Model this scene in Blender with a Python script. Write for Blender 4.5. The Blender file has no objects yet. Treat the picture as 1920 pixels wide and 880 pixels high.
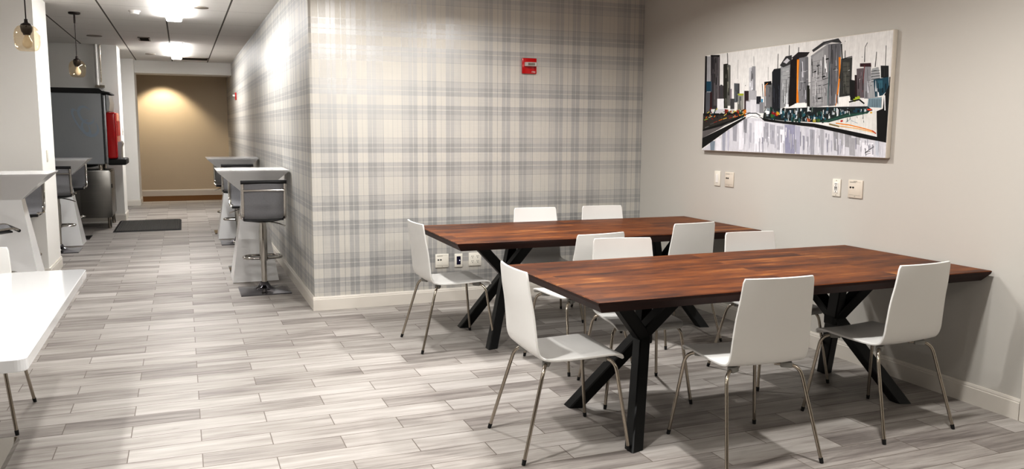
import bpy, bmesh, math, random
from mathutils import Vector, Matrix
random.seed(7)
sc = bpy.context.scene
COL = sc.collection
R = math.radians
PI = math.pi

# ------------------------------------------------------------------ helpers
def lin(h, k=1.0):
    h = h.lstrip('#')
    o = []
    for i in (0, 2, 4):
        c = int(h[i:i+2], 16)/255
        o.append((c/12.92 if c <= .04045 else ((c+.055)/1.055)**2.4)*k)
    return (*o, 1)

class MB:
    def __init__(s): s.v = []; s.f = []; s.mi = []; s.cur = 0
    def add(s, vs, fs, M=None):
        b = len(s.v)
        s.v += [tuple(M @ Vector(v)) if M else tuple(v) for v in vs]
        for f in fs: s.f.append([b+i for i in f]); s.mi.append(s.cur)
        return s
    def box(s, x0, x1, y0, y1, z0, z1, M=None):
        return s.hexa([(x0,y0,z0),(x1,y0,z0),(x1,y1,z0),(x0,y1,z0),(x0,y0,z1),(x1,y0,z1),(x1,y1,z1),(x0,y1,z1)], M)
    def hexa(s, p, M=None):
        return s.add(p, [(3,2,1,0),(4,5,6,7),(0,1,5,4),(1,2,6,5),(2,3,7,6),(3,0,4,7)], M)
    def frustum(s, cx, cy, hx0, hy0, z0, hx1, hy1, z1):
        return s.hexa([(cx-hx0,cy-hy0,z0),(cx+hx0,cy-hy0,z0),(cx+hx0,cy+hy0,z0),(cx-hx0,cy+hy0,z0),
                       (cx-hx1,cy-hy1,z1),(cx+hx1,cy-hy1,z1),(cx+hx1,cy+hy1,z1),(cx-hx1,cy+hy1,z1)])
    def rbox(s, x0, x1, y0, y1, z0, z1, r=.01, seg=3, M=None):
        bm = bmesh.new(); bmesh.ops.create_cube(bm, size=1)
        for v in bm.verts: v.co = Vector(((x0+x1)/2+v.co.x*(x1-x0), (y0+y1)/2+v.co.y*(y1-y0), (z0+z1)/2+v.co.z*(z1-z0)))
        bmesh.ops.bevel(bm, geom=bm.edges[:], offset=r, segments=seg, profile=.5, affect='EDGES')
        bm.verts.index_update()
        s.add([v.co.copy() for v in bm.verts], [[v.index for v in f.verts] for f in bm.faces], M); bm.free(); return s
    def tube(s, pts, r, n=10, M=None, cap=True, sx=1.0):
        P = [Vector(p) for p in pts]; rs = r if isinstance(r, (list, tuple)) else [r]*len(P)
        vs = []; fs = []; up = None
        for i, p in enumerate(P):
            t = ((P[i]-P[i-1]).normalized() if i else Vector()) + ((P[i+1]-P[i]).normalized() if i < len(P)-1 else Vector())
            t.normalize()
            if up is None:
                a = Vector((0,0,1)) if abs(t.z) < .9 else Vector((1,0,0)); u = t.cross(a).normalized()
            else:
                u = (up - t*up.dot(t)).normalized()
            up = u; w = t.cross(u)
            for k in range(n):
                a = 2*PI*k/n; vs.append(p + (u*math.cos(a)*sx + w*math.sin(a))*rs[i])
        for i in range(len(P)-1):
            for k in range(n): fs.append((i*n+k, i*n+(k+1)%n, (i+1)*n+(k+1)%n, (i+1)*n+k))
        if cap: fs.append(tuple(range(n-1,-1,-1))); fs.append(tuple((len(P)-1)*n+k for k in range(n)))
        return s.add(vs, fs, M)
    def lathe(s, prof, n=24, M=None, cap=True):
        vs = []; fs = []
        for r, z in prof:
            for k in range(n): vs.append((r*math.cos(2*PI*k/n), r*math.sin(2*PI*k/n), z))
        for i in range(len(prof)-1):
            for k in range(n): fs.append((i*n+k, i*n+(k+1)%n, (i+1)*n+(k+1)%n, (i+1)*n+k))
        if cap: fs.append(tuple(range(n-1,-1,-1))); fs.append(tuple((len(prof)-1)*n+k for k in range(n)))
        return s.add(vs, fs, M)
    def prism(s, pts, a, b, axis='y', M=None):
        n = len(pts)
        f = {'y': lambda p, t: (p[0], t, p[1]), 'x': lambda p, t: (t, p[0], p[1]), 'z': lambda p, t: (p[0], p[1], t)}[axis]
        vs = [f(p, a) for p in pts]+[f(p, b) for p in pts]
        fs = [tuple(range(n-1,-1,-1)), tuple(range(n, 2*n))]+[(i, (i+1)%n, n+(i+1)%n, n+i) for i in range(n)]
        return s.add(vs, fs, M)
    def bar(s, a, b, w, d, side=Vector((0,0,1))):
        a = Vector(a); b = Vector(b); t = (b-a).normalized(); u = t.cross(Vector(side)).normalized(); v = t.cross(u)
        c = [(-w/2,-d/2),(w/2,-d/2),(w/2,d/2),(-w/2,d/2)]
        return s.hexa([a+u*x+v*y for x, y in c]+[b+u*x+v*y for x, y in c])
    def sheet(s, grid, th, M=None):
        # grid of points -> closed thin shell of thickness th
        n = len(grid); m = len(grid[0]); G = [[Vector(p) for p in r] for r in grid]; nor = []
        for i in range(n):
            for j in range(m):
                du = G[min(i+1,n-1)][j]-G[max(i-1,0)][j]; dv = G[i][min(j+1,m-1)]-G[i][max(j-1,0)]
                nor.append(du.cross(dv).normalized())
        vs = [G[i][j]+nor[i*m+j]*th/2 for i in range(n) for j in range(m)]+[G[i][j]-nor[i*m+j]*th/2 for i in range(n) for j in range(m)]
        o = n*m; fs = []
        for i in range(n-1):
            for j in range(m-1):
                a, b, c, d = i*m+j, (i+1)*m+j, (i+1)*m+j+1, i*m+j+1
                fs.append((a,b,c,d)); fs.append((o+d,o+c,o+b,o+a))
        rim = [(0,j) for j in range(m)]+[(i,m-1) for i in range(1,n)]+[(n-1,j) for j in range(m-2,-1,-1)]+[(i,0) for i in range(n-2,0,-1)]
        ids = [i*m+j for i, j in rim]
        for k in range(len(ids)):
            a, b = ids[k], ids[(k+1)%len(ids)]; fs.append((a, b, o+b, o+a))
        return s.add(vs, fs, M)

def obj(name, mb, mats, parent=None, smooth=False, label=None, fix=True):
    me = bpy.data.meshes.new(name); me.from_pydata(mb.v, [], mb.f)
    for m in (mats if isinstance(mats, (list, tuple)) else [mats]): me.materials.append(m)
    for p, i in zip(me.polygons, mb.mi): p.material_index = i
    if fix:
        bm = bmesh.new(); bm.from_mesh(me); bmesh.ops.recalc_face_normals(bm, faces=bm.faces[:]); bm.to_mesh(me); bm.free()
    if smooth:
        for p in me.polygons: p.use_smooth = True
        try: me.set_sharp_from_angle(angle=R(38))
        except Exception: pass
    me.update()
    o = bpy.data.objects.new(name, me); COL.objects.link(o)
    if parent: o.parent = parent
    if label: o['label'] = label
    return o
def tag(o, label, cat, group=None, kind=None):
    o['label'] = label; o['category'] = cat
    if group: o['group'] = group
    if kind: o['kind'] = kind
    return o
def struct(name, mb, mats, label, cat, **k):
    o = obj(name, mb, mats, **k); return tag(o, label, cat, kind='structure')
def thing(name, label, cat, loc=(0,0,0), rz=0, group=None):
    o = bpy.data.objects.new(name, None); o.empty_display_size = .1; COL.objects.link(o)
    o.location = loc; o.rotation_euler = (0,0,rz)
    return tag(o, label, cat, group)
def copy_tree(o, parent=None):
    c = o.copy(); COL.objects.link(c)
    if parent: c.parent = parent
    for ch in list(o.children): copy_tree(ch, c)
    return c

# ------------------------------------------------------------------ materials
class NT:
    def __init__(s, name):
        s.m = bpy.data.materials.new(name); s.m.use_nodes = True; s.t = s.m.node_tree; s.t.nodes.clear()
        s.out = s.n('ShaderNodeOutputMaterial'); s.b = s.n('ShaderNodeBsdfPrincipled'); s.l(s.b.outputs[0], s.out.inputs[0])
    def n(s, t, **k):
        x = s.t.nodes.new(t)
        for a, v in k.items(): setattr(x, a, v)
        return x
    def l(s, a, b): s.t.links.new(a, b)
    def set(s, **k):
        for a, v in k.items(): s.b.inputs[a.replace('_', ' ')].default_value = v
        return s
    def math(s, op, a, b=None, c=None):
        x = s.n('ShaderNodeMath', operation=op)
        for i, v in enumerate((a, b, c)):
            if v is None: continue
            if hasattr(v, 'is_linked'): s.l(v, x.inputs[i])
            else: x.inputs[i].default_value = v
        return x.outputs[0]
    def mix(s, f, a, b, mode='MIX'):
        x = s.n('ShaderNodeMix', data_type='RGBA', blend_type=mode)
        for i, v in ((0, f), (6, a), (7, b)):
            if hasattr(v, 'is_linked'): s.l(v, x.inputs[i])
            else: x.inputs[i].default_value = v
        return x.outputs[2]
    def ramp(s, f, stops, interp='LINEAR'):
        x = s.n('ShaderNodeValToRGB'); r = x.color_ramp; r.interpolation = interp
        while len(r.elements) < len(stops): r.elements.new(1)
        for e, (p, c) in zip(r.elements, stops):
            e.position = p; e.color = c if isinstance(c, tuple) else (c, c, c, 1)
        s.l(f, x.inputs[0]); return x.outputs[0]
    def noise(s, vec, scale, detail=3, rough=.5, out=0):
        x = s.n('ShaderNodeTexNoise'); x.inputs['Scale'].default_value = scale; x.inputs['Detail'].default_value = detail; x.inputs['Roughness'].default_value = rough
        if vec is not None: s.l(vec, x.inputs['Vector'])
        return x.outputs[out]
    def mapv(s, vec, scale=(1,1,1), loc=(0,0,0)):
        x = s.n('ShaderNodeMapping'); x.inputs['Scale'].default_value = scale; x.inputs['Location'].default_value = loc; s.l(vec, x.inputs[0]); return x.outputs[0]
    def bump(s, h, strength=.1, dist=.01):
        x = s.n('ShaderNodeBump'); x.inputs['Strength'].default_value = strength; x.inputs['Distance'].default_value = dist
        s.l(h, x.inputs['Height']); s.l(x.outputs[0], s.b.inputs['Normal'])
    def pos(s): return s.n('ShaderNodeNewGeometry').outputs['Position']
    def objc(s): return s.n('ShaderNodeTexCoord').outputs['Object']

def plain(name, hexc, rough=.5, metal=0, var=.04, nscale=6, spec=.5, coat=0, bump=0, bscale=120):
    t = NT(name); t.set(Roughness=rough, Metallic=metal, Specular_IOR_Level=spec, Coat_Weight=coat, Coat_Roughness=.08)
    c = lin(hexc); f = t.noise(t.objc(), nscale, 2)
    t.l(t.mix(f, tuple(x*(1-var) for x in c[:3])+(1,), tuple(min(1, x*(1+var)) for x in c[:3])+(1,)), t.b.inputs['Base Color'])
    if bump: t.bump(t.noise(t.objc(), bscale, 3), bump, .002)
    return t.m

def wallpaper(name, axis):
    t = NT(name); p = t.pos(); s = t.n('ShaderNodeSeparateXYZ'); t.l(p, s.inputs[0])
    if axis == 'x': u = t.math('SUBTRACT', s.outputs[0], 1.549-6.72)
    else: u = t.math('SUBTRACT', 0.961+6.79-1.549+13.44, s.outputs[1])
    u = t.math('FRACT', t.math('DIVIDE', u, .672))
    v = t.math('FRACT', t.math('DIVIDE', t.math('SUBTRACT', 1.571+4.74, s.outputs[2]), .474))
    A, Lg, Dk, Wt, H = 1.0, .93, .85, .98, .80     # cream, light band, dark band, white thread, hairline
    def us(l): return [(x/.672, c) for x, c in l]
    U = us([(0,H),(.003,A),(.040,.94),(.044,A),(.079,H),(.083,A),(.120,.94),(.124,A),(.159,H),(.163,Lg),(.180,.9),(.186,Lg),(.220,Dk),(.251,Wt),(.258,Dk),(.292,A),(.336,H),(.340,A),(.380,Dk),(.414,Wt),(.421,Dk),(.458,A),(.499,H),(.503,A),(.543,Dk),(.578,Wt),(.585,Dk),(.615,Lg),(.650,.9),(.656,Lg)])
    def vs(l): return [(x/.474, c) for x, c in l]
    Vv = vs([(0,H),(.003,A),(.153,H),(.157,Lg),(.202,Dk),(.233,Wt),(.240,Dk),(.276,A),(.357,Dk),(.389,Wt),(.397,Dk),(.432,Lg)])
    ru = t.ramp(u, U, 'CONSTANT'); rv = t.ramp(v, Vv, 'CONSTANT')
    m = t.n('ShaderNodeMath', operation='MULTIPLY'); t.l(ru, m.inputs[0]); t.l(rv, m.inputs[1]); tone = m.outputs[0]
    # woven threads: fine vertical/horizontal streaks
    sv = t.noise(t.mapv(p, (220,220,3)), 1, 1); sh = t.noise(t.mapv(p, (3,3,220)), 1, 1)
    tone = t.math('MULTIPLY', tone, t.math('ADD', .92, t.math('MULTIPLY', .08, t.math('ADD', sv, sh))))
    col = t.ramp(tone, [(.50, lin('9b9c9e')), (.68, lin('b0b1b1')), (.84, lin('c2c1bf')), (1.0, lin('d2cfc8'))])
    t.l(col, t.b.inputs['Base Color'])
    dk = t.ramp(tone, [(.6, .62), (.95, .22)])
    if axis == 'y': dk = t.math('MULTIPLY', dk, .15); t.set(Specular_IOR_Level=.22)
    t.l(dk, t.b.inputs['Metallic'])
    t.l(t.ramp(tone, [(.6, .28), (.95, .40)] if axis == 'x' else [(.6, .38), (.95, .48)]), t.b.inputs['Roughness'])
    if axis == 'y': t.l(t.mix(1.0, col, t.ramp(tone, [(.55, .62), (.92, .9)]), 'MULTIPLY'), t.b.inputs['Base Color'])  # same paper, colour darkened so the corridor light doesn't wash out the plaid
    t.bump(t.math('ADD', sv, sh), .05, .001)
    return t.m

def floor_mat():
    t = NT('wood_look_tile'); p = t.pos()
    gx, gy, W, Lh = .0283, 3.8252, .164, .3158
    q = t.mapv(p, (1,1,1), (-gx+Lh+20*Lh, -(gy-W/2)+40*W, 0))
    b = t.n('ShaderNodeTexBrick'); b.offset = .5; b.offset_frequency = 2
    for k, v in dict(Scale=1, Mortar_Size=.0022, Mortar_Smooth=.1, Bias=0, Brick_Width=2*Lh, Row_Height=W).items(): b.inputs[k.replace('_', ' ')].default_value = v
    b.inputs['Color1'].default_value = (0,0,0,1); b.inputs['Color2'].default_value = (1,1,1,1); b.inputs['Mortar'].default_value = (.5,.5,.5,1)
    t.l(q, b.inputs['Vector'])
    rnd = t.n('ShaderNodeSeparateColor'); t.l(b.outputs['Color'], rnd.inputs[0]); rnd = rnd.outputs[0]
    off = t.n('ShaderNodeCombineXYZ'); t.l(t.math('MULTIPLY', rnd, 37), off.inputs[0]); t.l(t.math('MULTIPLY', rnd, 11), off.inputs[2])
    ad = t.n('ShaderNodeVectorMath', operation='ADD'); t.l(p, ad.inputs[0]); t.l(off.outputs[0], ad.inputs[1])
    g1 = t.noise(t.mapv(ad.outputs[0], (1.6, 22, 1)), 1.0, 5, .6); g2 = t.noise(t.mapv(ad.outputs[0], (5, 130, 1)), 1.0, 3, .6); g3 = t.noise(t.mapv(ad.outputs[0], (1.5, 5, 1)), 1.3, 3)
    g4 = t.noise(t.mapv(ad.outputs[0], (7, 38, 1)), 1.0, 3, .6)
    tone = t.math('ADD', t.math('ADD', .07, t.math('MULTIPLY', g1, .70)), t.math('ADD', t.math('MULTIPLY', g2, .3), t.math('ADD', t.math('MULTIPLY', g3, .35), t.math('MULTIPLY', rnd, .25))))
    tone = t.math('ADD', tone, t.math('MULTIPLY', t.ramp(g4, [(.66, 0.0), (.78, 1.0)]), -.16))
    col = t.ramp(t.math('MULTIPLY', tone, .62), [(.30, lin('5d5855')), (.43, lin('807a76')), (.53, lin('9c9792')), (.68, lin('b4b0ac'))])
    col = t.mix(b.outputs['Fac'], col, lin('6b635c'))
    t.l(col, t.b.inputs['Base Color'])
    t.l(t.math('ADD', .40, t.math('MULTIPLY', g1, .16)), t.b.inputs['Roughness'])
    t.set(Specular_IOR_Level=.32)
    t.bump(t.math('SUBTRACT', t.math('MULTIPLY', g2, .15), b.outputs['Fac']), .25, .002)
    return t.m

def wood_mat(name, edge=False):
    t = NT(name); p = t.objc(); s = t.n('ShaderNodeSeparateXYZ'); t.l(p, s.inputs[0])
    ri = t.n('ShaderNodeObjectInfo').outputs['Random']
    b = t.n('ShaderNodeTexBrick'); b.offset = .37; b.offset_frequency = 2
    for k, v in dict(Scale=1, Mortar_Size=0, Mortar_Smooth=0, Bias=0, Brick_Width=1.7, Row_Height=.118).items(): b.inputs[k.replace('_', ' ')].default_value = v
    b.inputs['Color1'].default_value = (0,0,0,1); b.inputs['Color2'].default_value = (1,1,1,1)
    t.l(t.mapv(p, (1,1,1), (11.3,5.07,0)), b.inputs['Vector'])
    sep = t.n('ShaderNodeSeparateColor'); t.l(b.outputs['Color'], sep.inputs[0]); rnd = sep.outputs[0]
    off = t.n('ShaderNodeCombineXYZ'); t.l(t.math('ADD', t.math('MULTIPLY', rnd, 23), t.math('MULTIPLY', ri, 9)), off.inputs[0]); t.l(t.math('MULTIPLY', rnd, 7), off.inputs[2])
    ad = t.n('ShaderNodeVectorMath', operation='ADD'); t.l(p, ad.inputs[0]); t.l(off.outputs[0], ad.inputs[1]); q = ad.outputs[0]
    g1 = t.noise(t.mapv(q, (1.3, 9, 9)), 1.4, 6, .62); g2 = t.noise(t.mapv(q, (6, 120, 120)), 1, 3, .6); g3 = t.noise(t.mapv(q, (2.2, 5, 5)), 2.2, 4, .6)
    tone = t.math('ADD', t.math('ADD', t.math('MULTIPLY', g1, .66), t.math('MULTIPLY', g3, .46)), t.math('ADD', t.math('MULTIPLY', g2, .22), t.math('MULTIPLY', rnd, .16)))
    tone = t.math('MULTIPLY', tone, .72)
    if edge: st = [(.3, lin('1c0e0a')), (.5, lin('2c140d')), (.7, lin('401f13'))]
    else: st = [(.34, lin('220f07')), (.44, lin('3e1d0d')), (.53, lin('5e3214')), (.62, lin('76441d')), (.74, lin('a8753f'))]
    t.l(t.ramp(tone, st), t.b.inputs['Base Color'])
    t.set(Roughness=.45, Specular_IOR_Level=.25)
    t.bump(g2, .06, .001)
    return t.m

def ceiling_mat():
    t = NT('acoustic_ceiling_tile'); p = t.pos(); s = t.n('ShaderNodeSeparateXYZ'); t.l(p, s.inputs[0])
    def line(c, ph, per, w):
        f = t.math('FRACT', t.math('DIVIDE', t.math('ADD', c, ph), per)); f = t.math('MULTIPLY', t.math('ABSOLUTE', t.math('SUBTRACT', f, .5)), per)
        return t.math('GREATER_THAN', f, per/2-w)
    lx = line(s.outputs[0], .756+6.4, .64, .009); ly = line(s.outputs[1], -9.86+12.8, 1.28, .004); ly2 = line(s.outputs[1], -9.22+12.8, 1.28, .0025)
    f = t.math('MAXIMUM', lx, t.math('MAXIMUM', t.math('MULTIPLY', ly, .6), t.math('MULTIPLY', ly2, .3)))
    base = t.mix(t.noise(p, 90, 3), lin('e2dfdb'), lin('eeebe7'))
    t.l(t.mix(f, base, lin('6a6560')), t.b.inputs['Base Color']); t.set(Roughness=.9, Specular_IOR_Level=.1)
    return t.m

def emit(name, col, strength):
    t = NT(name); t.set(Base_Color=(.9,.9,.9,1), Emission_Color=col, Emission_Strength=strength); return t.m

def glass_mat():
    t = NT('amber_glass')
    tr = t.n('ShaderNodeBsdfTransparent'); tr.inputs[0].default_value = (.97,.91,.81,1)
    gl = t.n('ShaderNodeBsdfGlossy'); gl.inputs[0].default_value = (1,.93,.8,1); gl.inputs['Roughness'].default_value = .03
    lw = t.n('ShaderNodeLayerWeight'); lw.inputs[0].default_value = .35
    mx = t.n('ShaderNodeMixShader'); t.l(t.math('ADD', t.math('MULTIPLY', lw.outputs['Facing'], .40), .04), mx.inputs[0]); t.l(tr.outputs[0], mx.inputs[1]); t.l(gl.outputs[0], mx.inputs[2])
    t.l(mx.outputs[0], t.out.inputs[0]); return t.m

def sling_mat():
    t = NT('grey_mesh_sling'); t.set(Roughness=.55, Specular_IOR_Level=.4)
    t.l(t.mix(t.noise(t.mapv(t.objc(), (300,300,300)), 1, 1), lin('77777b'), lin('9a9a9d')), t.b.inputs['Base Color'])
    tr = t.n('ShaderNodeBsdfTransparent'); mx = t.n('ShaderNodeMixShader'); mx.inputs[0].default_value = .25
    t.l(t.b.outputs[0], mx.inputs[1]); t.l(tr.outputs[0], mx.inputs[2]); t.l(mx.outputs[0], t.out.inputs[0]); return t.m

def paint_mat():
    t = NT('acrylic_paint'); a = t.n('ShaderNodeVertexColor'); a.layer_name = 'paint'
    n = t.noise(t.mapv(t.objc(), (90,90,9)), 1.0, 5, .65); n2 = t.noise(t.mapv(t.objc(), (30,30,30)), 1.0, 4)
    k = t.math('ADD', .66, t.math('ADD', t.math('MULTIPLY', n, .42), t.math('MULTIPLY', n2, .22)))
    cc = t.n('ShaderNodeCombineColor')
    for q in range(3): t.l(k, cc.inputs[q])
    t.l(t.mix(1.0, a.outputs[0], cc.outputs[0], 'MULTIPLY'), t.b.inputs['Base Color'])
    t.set(Roughness=.45, Specular_IOR_Level=.3); t.bump(n, .3, .002); return t.m

def brushed(name, hexc, rough=.3):
    t = NT(name); t.set(Metallic=1)
    n = t.noise(t.mapv(t.objc(), (2,2,60)), 1, 3)
    c = lin(hexc); t.l(t.mix(n, tuple(x*.85 for x in c[:3])+(1,), c), t.b.inputs['Base Color'])
    t.l(t.math('ADD', rough-.05, t.math('MULTIPLY', n, .12)), t.b.inputs['Roughness']); return t.m

M = dict(
    wall=plain('beige_paint', 'c6c3bd', .75, var=.02, nscale=1.5, spec=.25, bump=.03),
    wallw=plain('white_paint', 'e7e5e1', .7, var=.015, nscale=1.5, spec=.25),
    walld=plain('bounce_lowering_taupe', '8f8880', .8, var=.02, nscale=1.5, spec=.2),  # for the unseen front wall, darkened to lower the room's bounced light
    walle=plain('tan_paint', 'cdc0ab', .75, var=.03, nscale=2, spec=.2),
    bb=plain('baseboard_paint', 'd8d3cb', .45, var=.02, nscale=3),
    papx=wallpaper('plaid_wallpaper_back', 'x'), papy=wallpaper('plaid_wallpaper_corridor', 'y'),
    floor=floor_mat(), ceil=ceiling_mat(), wood=wood_mat('walnut_top'), woode=wood_mat('walnut_edge', True),
    carpet=plain('brown_carpet', '6b5138', .95, var=.2, nscale=60, spec=.05),
    chair=plain('white_moulded_ply', 'dddcd9', .38, var=.015, nscale=3, spec=.45),
    chrome=plain('polished_chrome', 'c2bfba', .12, 1, var=.03),
    basechrome=plain('stool_base_chrome', '77757a', .10, 1, var=.03),
    nickel=plain('satin_nickel_tube', 'b3aba0', .2, 1, var=.05),
    rubber=plain('black_rubber', '141414', .6, var=.1), greyp=plain('grey_plastic_pad', '8b8a86', .5),
    black=plain('black_powder_coat', '060707', .42, var=.2, nscale=40, spec=.4),
    lam=plain('white_laminate', 'e6e6e6', .22, var=.01, nscale=2, coat=.2),
    gloss=plain('white_gloss_top', 'd9dadb', .08, var=.008, nscale=2, coat=.5),
    sling=sling_mat(), vinyl=plain('black_vinyl', '1b1b1d', .4),
    steel=brushed('brushed_steel', '8e8c88', .3), grey=plain('grey_painted_steel', 'a2a6a9', .4, .0, var=.04, nscale=4),
    silver=brushed('silver_panel', 'a9abad', .35),
    red=plain('red_gloss_plastic', 'c01218', .18, coat=.3), redm=plain('red_matte_housing', 'a60d12', .4),
    mat=plain('black_mat_rubber', '1d1b1a', .75, var=.15, nscale=30), plate=plain('white_plate_plastic', 'e4e0d6', .35, var=.01),
    plated=plain('cream_plate_plastic', 'd8d0c4', .4, var=.01),
    dark=plain('dark_slot', '121110', .5), navy=plain('navy_insert', '1c1836', .35), tone=plain('pale_grey_print', 'a8a49c', .5),
    bronze=plain('dark_bronze', '2b211d', .4, .4), glass=glass_mat(), bulb=plain('opal_bulb', 'f0e6d2', .3, coat=.3),
    white=plain('white_plastic', 'e8e6e2', .4, var=.01), paint=paint_mat(), canvas=plain('canvas_side', 'd6cfc4', .8, var=.05, nscale=40),
    lit=emit('light_diffuser', (1,.99,.98,1), 31), led=emit('status_led', (.8,.85,1,1), 3), swirl=plain('pale_blue_print', '9fadba', .4),
    strobe=plain('strobe_lens', 'd2cfcc', .12, .3, coat=.5), grille=plain('vent_grille_grey', '8f867c', .6), darkgrey=plain('dark_grille', '5a5249', .6),
)

# ------------------------------------------------------------------ the room
XR, XC, YB, ZC = 4.006, .961, 6.79, 2.7676
XL, YF, YE = -5.0, -3.2, 19.55
BH = .113
def bx(*a): return MB().box(*a)
struct('floor', bx(XL-.1, XR+.1, YF-.1, 18.2, -.1, 0), M['floor'], 'pale grey wood-look plank tile floor', 'floor')
struct('floor_carpet', bx(XL-.1, XC+.1, 18.2, YE+.1, -.1, .004), M['carpet'], 'strip of brown carpet floor before the tan end wall', 'floor')
struct('ceiling', bx(XL-.1, XR+.1, YF-.1, YE+.1, ZC, ZC+.1), M['ceil'], 'white acoustic tile ceiling with thin grid lines', 'ceiling')
struct('wall_right', bx(XR, XR+.1, YF-.1, YB+.1, 0, ZC), M['wall'], 'plain beige wall carrying the skyline painting', 'wall')
struct('wall_back', bx(XC+.02, XR, YB, YB+.1, 0, ZC), M['papx'], 'plaid wallpapered wall behind the wooden tables', 'wall')
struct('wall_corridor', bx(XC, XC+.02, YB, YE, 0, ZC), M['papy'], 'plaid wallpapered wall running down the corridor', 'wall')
struct('wall_end', bx(XL, XC+.1, YE, YE+.1, 0, ZC), M['walle'], 'tan wall closing the far end of the corridor', 'wall')
struct('wall_left', bx(XL-.1, XL, YF, YE, 0, ZC), M['wallw'], 'pale wall on the left outside the frame', 'wall')
struct('wall_front', bx(XL-.1, XR+.1, YF-.1, YF, 0, ZC), M['walld'], 'unseen wall behind the viewpoint, darkened to lower bounced light', 'wall')
struct('wall_pier', bx(XL, -1.262, 9.083, 9.941, 0, ZC), M['wallw'], 'white pier wall standing out beside the corridor', 'wall')
struct('wall_alcove', bx(XL, -.9, 14.55, 15.28, 0, ZC), M['wallw'], 'white pier wall behind the drink dispenser', 'wall')
struct('wall_recess', bx(XL, -.795, 17.3, 18.2, 0, ZC), M['wallw'], 'farthest white pier wall carrying the bulkhead', 'wall')
struct('wall_bulkhead', bx(-.795, XC, 17.6, 18.2, 2.53, ZC), M['wallw'], 'white bulkhead across the end of the corridor', 'wall')
def baseboard(name, x0, y0, x1, y1, nx, ny, label, h=BH):
    # moulded board along a wall line; (nx,ny) points into the room
    L = math.hypot(x1-x0, y1-y0); tx, ty = (x1-x0)/L, (y1-y0)/L
    pr = [(.0,0),(.014,0),(.014,h-.022),(.011,h-.019),(.011,h-.012),(.007,h),(.0,h)]
    vs = [(x0+nx*d, y0+ny*d, z) for d, z in pr]+[(x1+nx*d, y1+ny*d, z) for d, z in pr]; n = len(pr)
    fs = [tuple(range(n)), tuple(range(2*n-1, n-1, -1))]+[(i, (i+1)%n, n+(i+1)%n, n+i) for i in range(n)]
    return struct(name, MB().add(vs, fs), M['bb'], label, 'baseboard')
baseboard('baseboard_back', XC-.014, YB, XR, YB, 0, -1, 'cream baseboard under the plaid wall behind the tables')
baseboard('baseboard_right', XR, YB-.014, XR, 2.875, -1, 0, 'cream baseboard under the beige wall with the painting')
baseboard('baseboard_corridor', XC, YB, XC, YE-.014, -1, 0, 'cream baseboard along the corridor plaid wall')
baseboard('baseboard_end', -2.5, YE, XC, YE, 0, -1, 'cream baseboard under the tan end wall', .14)
baseboard('baseboard_pier', XL, 9.083, -1.248, 9.083, 0, -1, 'cream baseboard on the front of the near white pier')
baseboard('baseboard_pier_side', -1.262, 9.083, -1.262, 9.941, 1, 0, 'cream baseboard on the corridor side of the near white pier')
baseboard('baseboard_alcove', XL, 14.55, -.886, 14.55, 0, -1, 'cream baseboard under the wall behind the drink dispenser')
baseboard('baseboard_alcove_side', -.9, 14.55, -.9, 15.28, 1, 0, 'cream baseboard on the corridor side of the pier behind the dispenser')
baseboard('baseboard_recess', XL, 17.3, -.781, 17.3, 0, -1, 'cream baseboard on the farthest white pier')
baseboard('baseboard_recess_side', -.795, 17.3, -.795, 18.2, 1, 0, 'cream baseboard on the side of the farthest white pier')
struct('trim_1', MB().rbox(XR-.022, XR, 2.775, 2.868, 0, 2.1, .004, 2), M['bb'], 'cream door casing edge at the right of the frame', 'trim')

# ------------------------------------------------------------------ white stacking chairs
def catmull(P, n):
    out = []
    P = [P[0]]+list(P)+[P[-1]]
    for i in range(1, len(P)-2):
        for k in range(n):
            t = k/n; a, b, c, d = P[i-1], P[i], P[i+1], P[i+2]
            out.append(tuple(.5*((2*b[j])+(-a[j]+c[j])*t+(2*a[j]-5*b[j]+4*c[j]-d[j])*t*t+(-a[j]+3*b[j]-3*c[j]+d[j])*t**3) for j in range(len(b))))
    out.append(tuple(P[-2])); return out
def round_path(P, rad, n=6):
    P = [Vector(p) for p in P]; out = [P[0]]
    for i in range(1, len(P)-1):
        a, b, c = P[i-1], P[i], P[i+1]; r = min(rad, (a-b).length*.48, (c-b).length*.48)
        s = b+(a-b).normalized()*r; e = b+(c-b).normalized()*r
        for k in range(n+1):
            t = k/n; out.append(s*(1-t)**2+b*2*t*(1-t)+e*t*t)
    out.append(P[-1]); return out

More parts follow.
